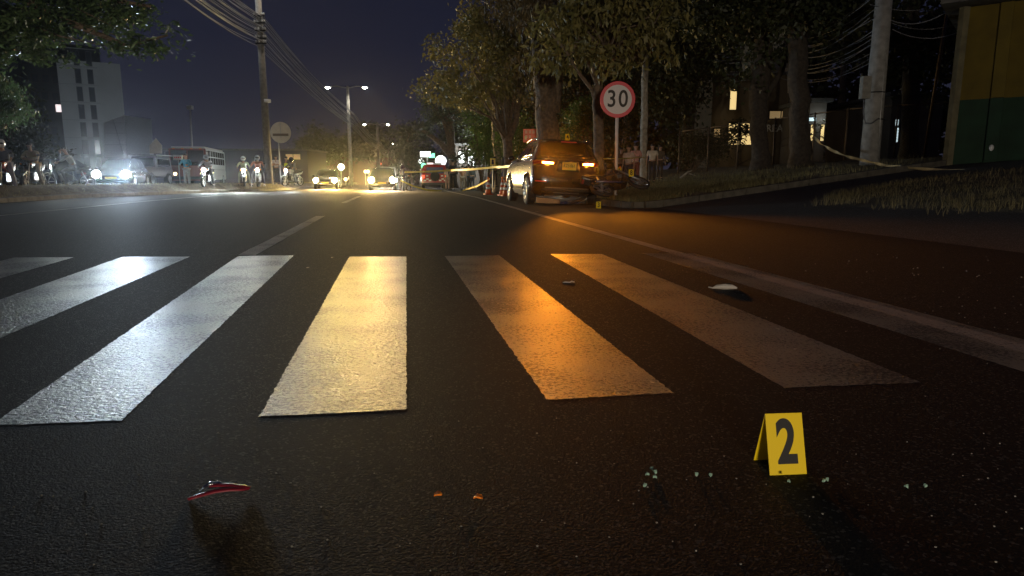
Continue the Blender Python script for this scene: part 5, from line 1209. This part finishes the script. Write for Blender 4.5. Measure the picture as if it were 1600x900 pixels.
def beam(px, py, Y, e, col, rad=.07, ang=120, tgt=(0, 0, .2)):
    lamp('SPOT', P(px, py, Y), e, col, rad, tgt, ang, .5, name='headlight_beam')
beam(325, 275, 34.6, 500, (.85, 1, 1)); beam(372, 278, 37.5, 600, (.95, 1, .9)); beam(398, 271, 35.7, 150, (.95, 1, 1)); beam(455, 284, 39.2, 350, (.85, 1, 1))
beam(522, 271, 52, 300, (1, .95, .85), .12)
lamp('POINT', P(737, 236, 60.5), 700, (.9, .97, 1), .3, name='shop_light'); lamp('POINT', P(757, 232, 42.5), 160, (.85, 1, .8), .2, name='bush_fill_light'); lamp('POINT', P(895, 200, 31), 18, (.85, 1, .7), .2, name='bush_fill_light')  # bush points added without fixtures to light the foliage
# jeep
def jeep():
    Y = 44; a = P(252, 285, Y); root = thing('jeep', 'dark boxy jeep with two dim warm headlights and a flat roof rack', 'jeep', (a.x, a.y, zl), PI + .05)
    mp = mat('paint jeep', (.07, .05, .06), .35, coat=.5); W = .85
    lo = Shell([(.45, .05, 3.7, W * .8, .1), (.60, 0, 3.8, W, .12), (.95, 0, 3.8, W, .12), (1.12, .02, 3.72, W * .96, .12)], .03); body_cut(lo, root, mp, [(-W, .75), (W, .75), (-W, 3.05), (W, 3.05)], .42)
    ca = Shell([(1.10, .05, 2.35, W * .94, .1), (1.5, .08, 2.25, W * .92, .1), (1.78, .1, 2.12, W * .88, .12)], .02); ca.mesh().build('cabin', mp, root, True)
    for x in (-.78, .78):
        for y in (.75, 3.05): wheel(root, x, y, .38, .24)
    ca.patch('front', [(-.66, 1.20), (.66, 1.20), (.62, 1.66), (-.62, 1.66)], .01).build('windscreen', M_GLASS, root, True)
    MB().box((0, 1.15, 1.86), (1.75, 2.3, .05)).build('roof_rack', M_STEEL, root, bevel=.01); MB().box((0, 3.86, 1.10), (1.6, .05, .06)).build('bonnet_edge', M_STEEL, root)
    for s_ in (-1, 1):
        MB().tube([(s_ * .86, 2.25, 1.12), (s_ * .86, 2.20, 1.84)], .03, 6).build('windscreen_post', M_STEEL, root)
        hl = MB().lathe([(.14, 0), (.15, .04), (.13, .07)], (s_ * .64, 3.78, .93), 18, 'y').build('headlight', M_CHROME, root, True); MB().lathe([(.12, .07), (.08, .10), (.02, .105)], (s_ * .64, 3.78, .93), 18, 'y').build('lens', YLd, hl, True)
        for z in (1.3,): ca.patch('left' if s_ < 0 else 'right', [(.3, 1.2), (2.0, 1.2), (1.95, 1.62), (.3, 1.62)], .01).build('side_window', M_GLASS, root, True)
    for i in range(7): MB().box((-.33 + i * .11, 3.80, .86), (.05, .03, .30)).build('grille_slat', M_DARKM, root)
    MB().box((0, 3.92, .55), (1.6, .12, .14)).build('bumper', M_DARKM, root, bevel=.02); MB().box((0, 3.99, .56), (.35, .01, .14)).build('licence_plate', M_PLATE, root)
jeep()
# bus
def bus():
    Y = 58; a = P(330, 285, Y); root = thing('bus', 'small bus with dull red front, white side and rows of square windows', 'bus', (a.x, a.y, .1), PI + .24)
    mr = mat('paint dull red', (.18, .05, .045), .4, coat=.3); mw = mat('paint bus white', (.62, .63, .60), .4, coat=.3); W = 1.25
    MB().box((0, 4.2, 1.55), (2 * W, 8.0, 2.3)).build('body', mw, root, bevel=.08)
    MB().box((0, 8.24, 1.52), (2 * W, .20, 2.34)).build('front_panel', mr, root, bevel=.07)
    MB().box((0, 4.2, 2.76), (2.3, 7.6, .14)).build('roof', mat('bus roof', (.42, .40, .38), .5), root, bevel=.05)
    MB().box((0, 8.355, 2.0), (2.25, .02, 1.1)).build('windscreen', M_GLASS, root, bevel=.01); MB().box((0, 8.37, 2.0), (.06, .02, 1.1)).build('windscreen_divider', mr, root)
    for s_ in (-1, 1):
        for j in range(7):
            for z, hh in ((2.35, .42), (1.82, .50)):
                MB().box((s_ * 1.255, 7.1 - j * 1.0, z), (.02, .80, hh)).build('window', M_GLASS, root)
        MB().box((s_ * 1.26, 4.2, 1.2), (.015, 7.6, .06)).build('side_rail', M_STEEL, root)
        hl = MB().lathe([(.15, 0), (.14, .05)], (s_ * .9, 8.33, .85), 16, 'y').build('headlight', M_CHROME, root, True); MB().lathe([(.12, .05), (.05, .07)], (s_ * .9, 8.33, .85), 16, 'y').build('lens', YLd, hl, True)
        for y in (1.6, 6.6): wheel(root, s_ * 1.12, y, .42, .26)
        MB().tube([(s_ * 1.25, 8.2, 2.5), (s_ * 1.45, 8.5, 2.45)], .02, 6).box((s_ * 1.48, 8.5, 2.25), (.06, .12, .35)).build('wing_mirror', M_DARKM, root)
    MB().box((0, 8.36, .55), (2.3, .10, .22)).build('bumper', M_DARKM, root, bevel=.03)
    for x in (-.9, -.3, .3, .9): MB().box((x, 8.30, 2.66), (.16, .1, .06)).build('marker_light', M_AMB, root)
bus()
lamp('SPOT', P(352, 268, 49), 900, (.9, 1, .97), .1, P(372, 265, 62), 70, .6, name='bus_side_light')
# police truck
def truck():
    Y = 47; a = P(680, 297, Y); root = thing('rescue_truck', 'red and white chequered emergency truck seen from behind with roof light bar', 'emergency vehicle', (a.x, a.y, zr(Y)), RZ)
    mp = mat('paint rescue red', (.42, .03, .025), .35, coat=.6); W = .92
    lo = Shell([(.35, .1, 4.7, W * .9, .15), (.5, 0, 4.8, W, .15), (.95, 0, 4.75, W, .15), (1.05, .03, 4.4, W * .97, .15)], .04); body_cut(lo, root, mp, [(-W, .95), (W, .95), (-W, 3.9), (W, 3.9)], .42)
    ca = Shell([(1.03, .03, 3.5, W * .96, .15), (1.35, .08, 3.2, W * .92, .15), (1.66, .18, 2.6, W * .84, .18), (1.72, .3, 2.4, W * .75, .18)], .03); ca.mesh().build('cabin', mp, root, True)
    for x in (-.8, .8):
        for y in (.95, 3.9): wheel(root, x, y, .38, .24)
    ca.patch('rear', [(-.62, 1.12), (.62, 1.12), (.56, 1.55), (-.56, 1.55)], .01).build('rear_window', mat('bluish glass', (.12, .15, .25), .15), root, True)
    mwh = mat('white reflective squares', (.85, .80, .75), .35)
    for i in range(9):
        for j, z in enumerate((.60, .70)):
            x0 = -.78 + i * .175
            if (i + j) % 2 == 0: lo.patch('rear', [(x0, z), (x0 + .17, z), (x0 + .17, z + .09), (x0, z + .09)], .012, 2, 1).build('reflective_square', mwh, root)
    for i in range(7):
        if i % 2 == 0: lo.patch('rear', [(-.60 + i * .17, .92), (-.46 + i * .17, .92), (-.46 + i * .17, 1.0), (-.60 + i * .17, 1.0)], .012, 2, 1).build('reflective_square', mwh, root)
    for s_ in (-1, 1):
        lo.patch('rear', [(s_ * .70, .80), (s_ * .88, .80), (s_ * .88, 1.0), (s_ * .70, 1.0)], .02, 2, 2).build('tail_light', glow('red tail light', (1, .12, .06), 1.6), root)
        MB().ball((s_ * 1.02, 3.0, 1.2), (.10, .06, .1), 10, 6).build('wing_mirror', M_DARKM, root, True)
    MB().lathe([(.24, 0), (.33, .03), (.33, .07), (.24, .1)], (0, -.09, .92), 24, 'y').build('spare_wheel', M_RUB, root, True)
    MB().box((0, -.08, .42), (1.7, .14, .16)).build('bumper', M_DARKM, root, bevel=.02)
    MB().box((0, 1.5, 1.80), (1.1, .28, .12)).build('light_bar', M_WHITE, root, bevel=.02)
    MB().box((-.25, 1.42, 1.82), (.4, .15, .1)).build('beacon', glow('pink white beacon', (1, .8, .8), 1.6), root)
truck()

# people behind the tape
def pgl(label, px, py, Yh, hpx, rz, shirt, tr_, **kw):
    g = G(px, py) if Yh is None else P(px, py, Yh); sc = hpx * g.y / F / 1.72
    return person(label, g if Yh is None else (g.x, g.y, g.z), rz, shirt, tr_, scale=sc, **kw)
pgl('tall person in black with hands in pockets right of the emergency truck', 708, 297, 42, 45, RZ, (.02, .02, .025), (.03, .03, .035))
pgl('person in pale orange shirt and light trousers behind the tape', 723, 297, 43, 37, .2, (.50, .25, .14), (.30, .24, .18), shortsleeve=True)
pgl('person in grey shirt half hidden next to the person in orange', 733, 296, 46, 37, 0, (.22, .22, .2), (.05, .05, .05))
pgl('person in dark jacket farthest right of the group behind the tape', 738, 297, 44, 37, -.3, (.05, .055, .06), (.04, .04, .05))
pgl('person in light shirt partly hidden at the left of the tall person in black', 699, 297, 45, 34, .4, (.5, .35, .28), (.35, .22, .18), shortsleeve=True)
pgl('officer in yellow green vest and dark trousers between the traffic cones', 773, 293, 34, 46, .5, (.16, .14, .04), (.03, .03, .03), vest=(.42, .42, .06), pose=dict(wrR=(.15, .28, 1.1), elR=(.25, .1, 1.12)))
pgl('person in black with yellow straps standing just left of the car mirror', 793, 294, 30, 56, .1, (.03, .03, .03), (.03, .03, .03), vest=(.45, .30, .02))
def onl(label, px, top, Y, rz, shirt, tr_, **kw):
    a = P(px, top, Y); x, y = a.x, a.y; z = terr(x, y); return person(label, (x, y, z), rz, shirt, tr_, scale=max(.8, (a.z - z) / 1.76), **kw)
onl('onlooker in pale shirt and dark trousers just right of the speed sign post', 983, 226, 23.5, 2.6, (.52, .36, .28), (.03, .03, .04), shortsleeve=True)
onl('onlooker in pink shirt with arms crossed left of the slender pale trunk', 994, 224, 25, 2.9, (.55, .26, .22), (.20, .06, .05), shortsleeve=True, pose=dict(elL=(-.24, .10, 1.16), wrL=(-.02, .25, 1.22), elR=(.24, .08, 1.14), wrR=(.04, .24, 1.18)))
onl('onlooker in white shirt standing right of the slender pale trunk', 1020, 224, 25.5, 3.0, (.58, .48, .36), (.04, .035, .03), shortsleeve=True)
onl('onlooker in dark brown clothes at the right end of the group', 1032, 228, 28, 3.2, (.10, .075, .05), (.05, .04, .03))
onl('onlooker in dull orange shirt left of the speed sign post', 971, 230, 27, 2.8, (.24, .13, .07), (.04, .03, .03))

# orange board, yellow sign, cones, tape
Y = 27; a = P(832, 250, Y); o_ = Vector((a.x, a.y, terr(a.x, a.y))); root = thing('roadwork_board', 'bright orange red rectangular notice board on a post above the car roof', 'sign', o_)
q = P(831.5, 212, Y) - o_; k = Y / F
M_OR = mat('orange red glowing board', (.80, .13, .04), .45, emit=(.9, .12, .03), estr=.06)  # faint glow put into the board, which is no lamp
MB().box(q, (27.5 * k, .03, 20 * k)).build('board', M_OR, root); MB().tube([(q.x, .04, 0), (q.x, .04, q.z)], .03, 8).build('post', M_STEEL, root)
M_ORP = mat('pale orange print', (.95, .45, .25), .5)
for j, row in enumerate((5.5, -1.5)):
    for i in range(4 if j == 0 else 2): MB().box(q + Vector(((-9 + i * 5.6) * k, -.018, (row) * k)), (3.6 * k, .006, 4.4 * k)).build('printed_mark', M_ORP, root)
MB().box(q + Vector((-10.0 * k, -.018, -3.2 * k)), (3.2 * k, .007, 5 * k)).build('printed_mark', mat('pale yellow print', (.9, .75, .3), .5), root)
Y = 33; a = P(770, 290, Y); o_ = Vector((a.x, a.y, zr(Y))); root = thing('warning_sign', 'small yellow rectangular sign with black figure behind the first cone', 'sign', o_)
q = P(770, 253, Y) - o_; MB().box(q, (.26, .02, .34)).build('plate', M_YEL, root); MB().lathe([(.055, -.004), (.055, .0)], q + Vector((0, -.012, .06)), 14, 'y').build('figure_head', M_BLK, root); MB().box(q + Vector((0, -.013, -.05)), (.11, .004, .13)).build('figure_body', M_BLK, root); MB().tube([(0, .02, 0), (0, .02, q.z)], .02, 6).build('post', M_STEEL, root)
M_CON = mat('orange cone plastic', (.75, .13, .02), .45); M_CONW = mat('white cone sleeve', (.85, .80, .70), .4)
def cone(label, px, py, Y):
    a = P(px, py, Y); root = thing('traffic_cone', label, 'traffic cone', (a.x, a.y, zr(Y)), .3, 'traffic cones behind the black car')
    MB().box((0, 0, .02), (.36, .36, .04)).build('base', mat('red cone base', (.45, .03, .02), .6), root, bevel=.01)
    z = .04; rr = .135
    for i, (h_, m) in enumerate(((.20, M_CON), (.10, M_CONW), (.09, M_CON), (.10, M_CONW), (.16, M_CON))):
        r2 = .135 - .105 * (z + h_ - .04) / .65; MB().lathe([(rr, 0), (r2, h_)], (0, 0, z + .001), 18).build('band', m, root, True); z += h_; rr = r2
    MB().ball((0, 0, z + .03), (.05, .05, .06), 10, 6).build('tip_lamp', M_AMB, root, True)
cone('traffic cone on the left beside the edge line, red and white banded', 763, 303, 30)
cone('traffic cone nearest the front of the black car, bright orange bands', 785, 305, 28)
cone('traffic cone mostly hidden behind the front wheel of the black car', 790.5, 307, 27)
def tape(label, pts, wd=.075, sag=.0, m=M_TAPE, tw=.6):
    pl_ = [Vector(p) for p in pts]; PL = []
    for a, c in zip(pl_, pl_[1:]):
        for i in range(12): PL.append(a.lerp(c, i / 12) - Vector((0, 0, sag * 4 * (i / 12) * (1 - i / 12))))
    PL.append(pl_[-1]); V = []
    o_ = PL[0].copy(); ph = random.random() * 6
    for i, p in enumerate(PL):
        d = (PL[min(i + 1, len(PL) - 1)] - PL[max(0, i - 1)]).normalized(); u = Vector((0, 0, 1)); s_ = d.cross(u).normalized(); an = math.sin(i * .35 + ph) * tw
        w_ = (u * math.cos(an) + s_ * math.sin(an)) * wd / 2; n_ = d.cross(w_).normalized() * .0008
        V += [p - w_ - n_ - o_, p + w_ - n_ - o_, p + w_ + n_ - o_, p - w_ + n_ - o_]
    Fs = []
    for i in range(len(PL) - 1):
        for k_ in range(4): Fs.append((4 * i + k_, 4 * i + (k_ + 1) % 4, 4 * i + 4 + (k_ + 1) % 4, 4 * i + 4 + k_))
    Fs += [(0, 1, 2, 3), tuple(4 * (len(PL) - 1) + q_ for q_ in (3, 2, 1, 0))]
    ob = MB().add(V, Fs).build('barrier_tape', m); ob.location = o_; return tag(ob, label, 'barrier tape')
tape('yellow barrier tape stretched chest high from the biker to the black car', [P(632, 269, 40), P(705, 266, 37), P(775, 261, 31), P(800, 259, 27)], .10, .02, tw=.3)
tape('yellow barrier tape drooping from the biker down to the road', [P(626, 282, 40), P(646, 291, 40), P(668, 297, 41), P(690, 299, 41)], .10, .0, tw=.3)
tape('yellow barrier tape slanting up from the road to the officer by the cones', [P(722, 298, 41), P(745, 291, 38), P(765, 280, 34)], .09, .0, tw=.3)
tape('thin tape between the car and the leaning tree above the wreck', [P(940, 248, 21), P(965, 248, 20), P(1008, 246, 26)], .03, .0)
M_TAPE2 = mat('dirty pale tape', (.62, .50, .26), .5, var=.2, vscale=5)
tape('dirty barrier tape sagging from the black trunk past the leaning utility pole', [P(1272, 214, 25.3), P(1282, 224, 24), P(1300, 235, 22.5), P(1325, 245, 21.5), P(1355, 252, 20.6), P(1385, 259, 20), P(1440, 264, 19), P(1520, 268, 17.5), P(1640, 268, 16)], .085, 0, M_TAPE2, .9)
b = thing('plant_bag', 'small pale crumpled bag on the dark bank right of the grass', 'litter', P(1316, 268, 21)); MB().ball((0, 0, 0), (.16, .1, .06), 10, 6).ball((.07, 0, .04), (.08, .07, .06), 8, 6).build('bag', M_PAPER, b)
a = P(1076, 257, 26); b = thing('fallen_branch', 'small bare stump with twigs on the crest of the bank', 'branch', (a.x, a.y, terr(a.x, a.y)))
MB().tube([(-.3, 0, .0), (0, 0, .25), (.15, 0, .3)], [.05, .04, .02], 6).tube([(0, 0, .2), (.3, .05, .1)], [.03, .015], 5).build('stump', M_BARKP, b)

# unseen patrol car added behind the photographer as low frontal light
pc = small_car('added unseen patrol car behind the viewpoint with its headlights on', 300, 40, RZ, ('white', (.6, .6, .58)), YLd, 0); pc.location = (1.6, -26.4, 0)
for s_ in (-.6, .6):
    lamp('SPOT', (1.6 - .72 + s_, -22.0, .66), 6200, (1, .87, .68), .1, (-1.2 + s_, 20, 5.0), 64, 1.0, name='added_headlight')

# dark woodland closing the view at the right
wr = thing('woodland', 'dark mass of trees closing the view behind the fence and houses', 'woodland', (14, 62, 0))
leaf_cloud('crown', [(x, y, z) for x, y, z in ((-6, 6, 5), (2, 4, 6), (10, 4, 6), (20, 2, 6), (32, 0, 6), (44, -4, 6), (0, 8, 13), (12, 6, 14), (24, 4, 14), (38, 0, 14), (52, -8, 10), (-8, 10, 10), (4, 8, 20), (20, 6, 21), (36, 4, 20), (52, -8, 18))],
           [(8, 3, 5)] * 16, 42000, .9, L_DARK, wr, 1.5, .2, 1.5, 420)[0]['kind'] = 'stuff'
for x in (-4, 6, 15, 27, 40): MB().tube([(x, 0, 0), (x + .5, 0, 8), (x + .2, 0, 16)], [.4, .3, .15], 8).build('trunk', M_BARK, wr, True)
# thin night haze
hz = MB().box((-20, 122, 24), (260, 300, 54)).build('haze', mat('haze', (1, 1, 1)), kind='stuff')
hm = bpy.data.materials.new('night haze'); hm.use_nodes = True; hn = hm.node_tree; hn.nodes.clear(); ho_ = hn.nodes.new('ShaderNodeOutputMaterial'); pv = hn.nodes.new('ShaderNodeVolumePrincipled')
pv.inputs['Color'].default_value = (.9, .9, .95, 1); pv.inputs['Density'].default_value = HAZE; pv.inputs['Anisotropy'].default_value = .95; hn.links.new(pv.outputs[0], ho_.inputs['Volume'])
hz.data.materials.clear(); hz.data.materials.append(hm)
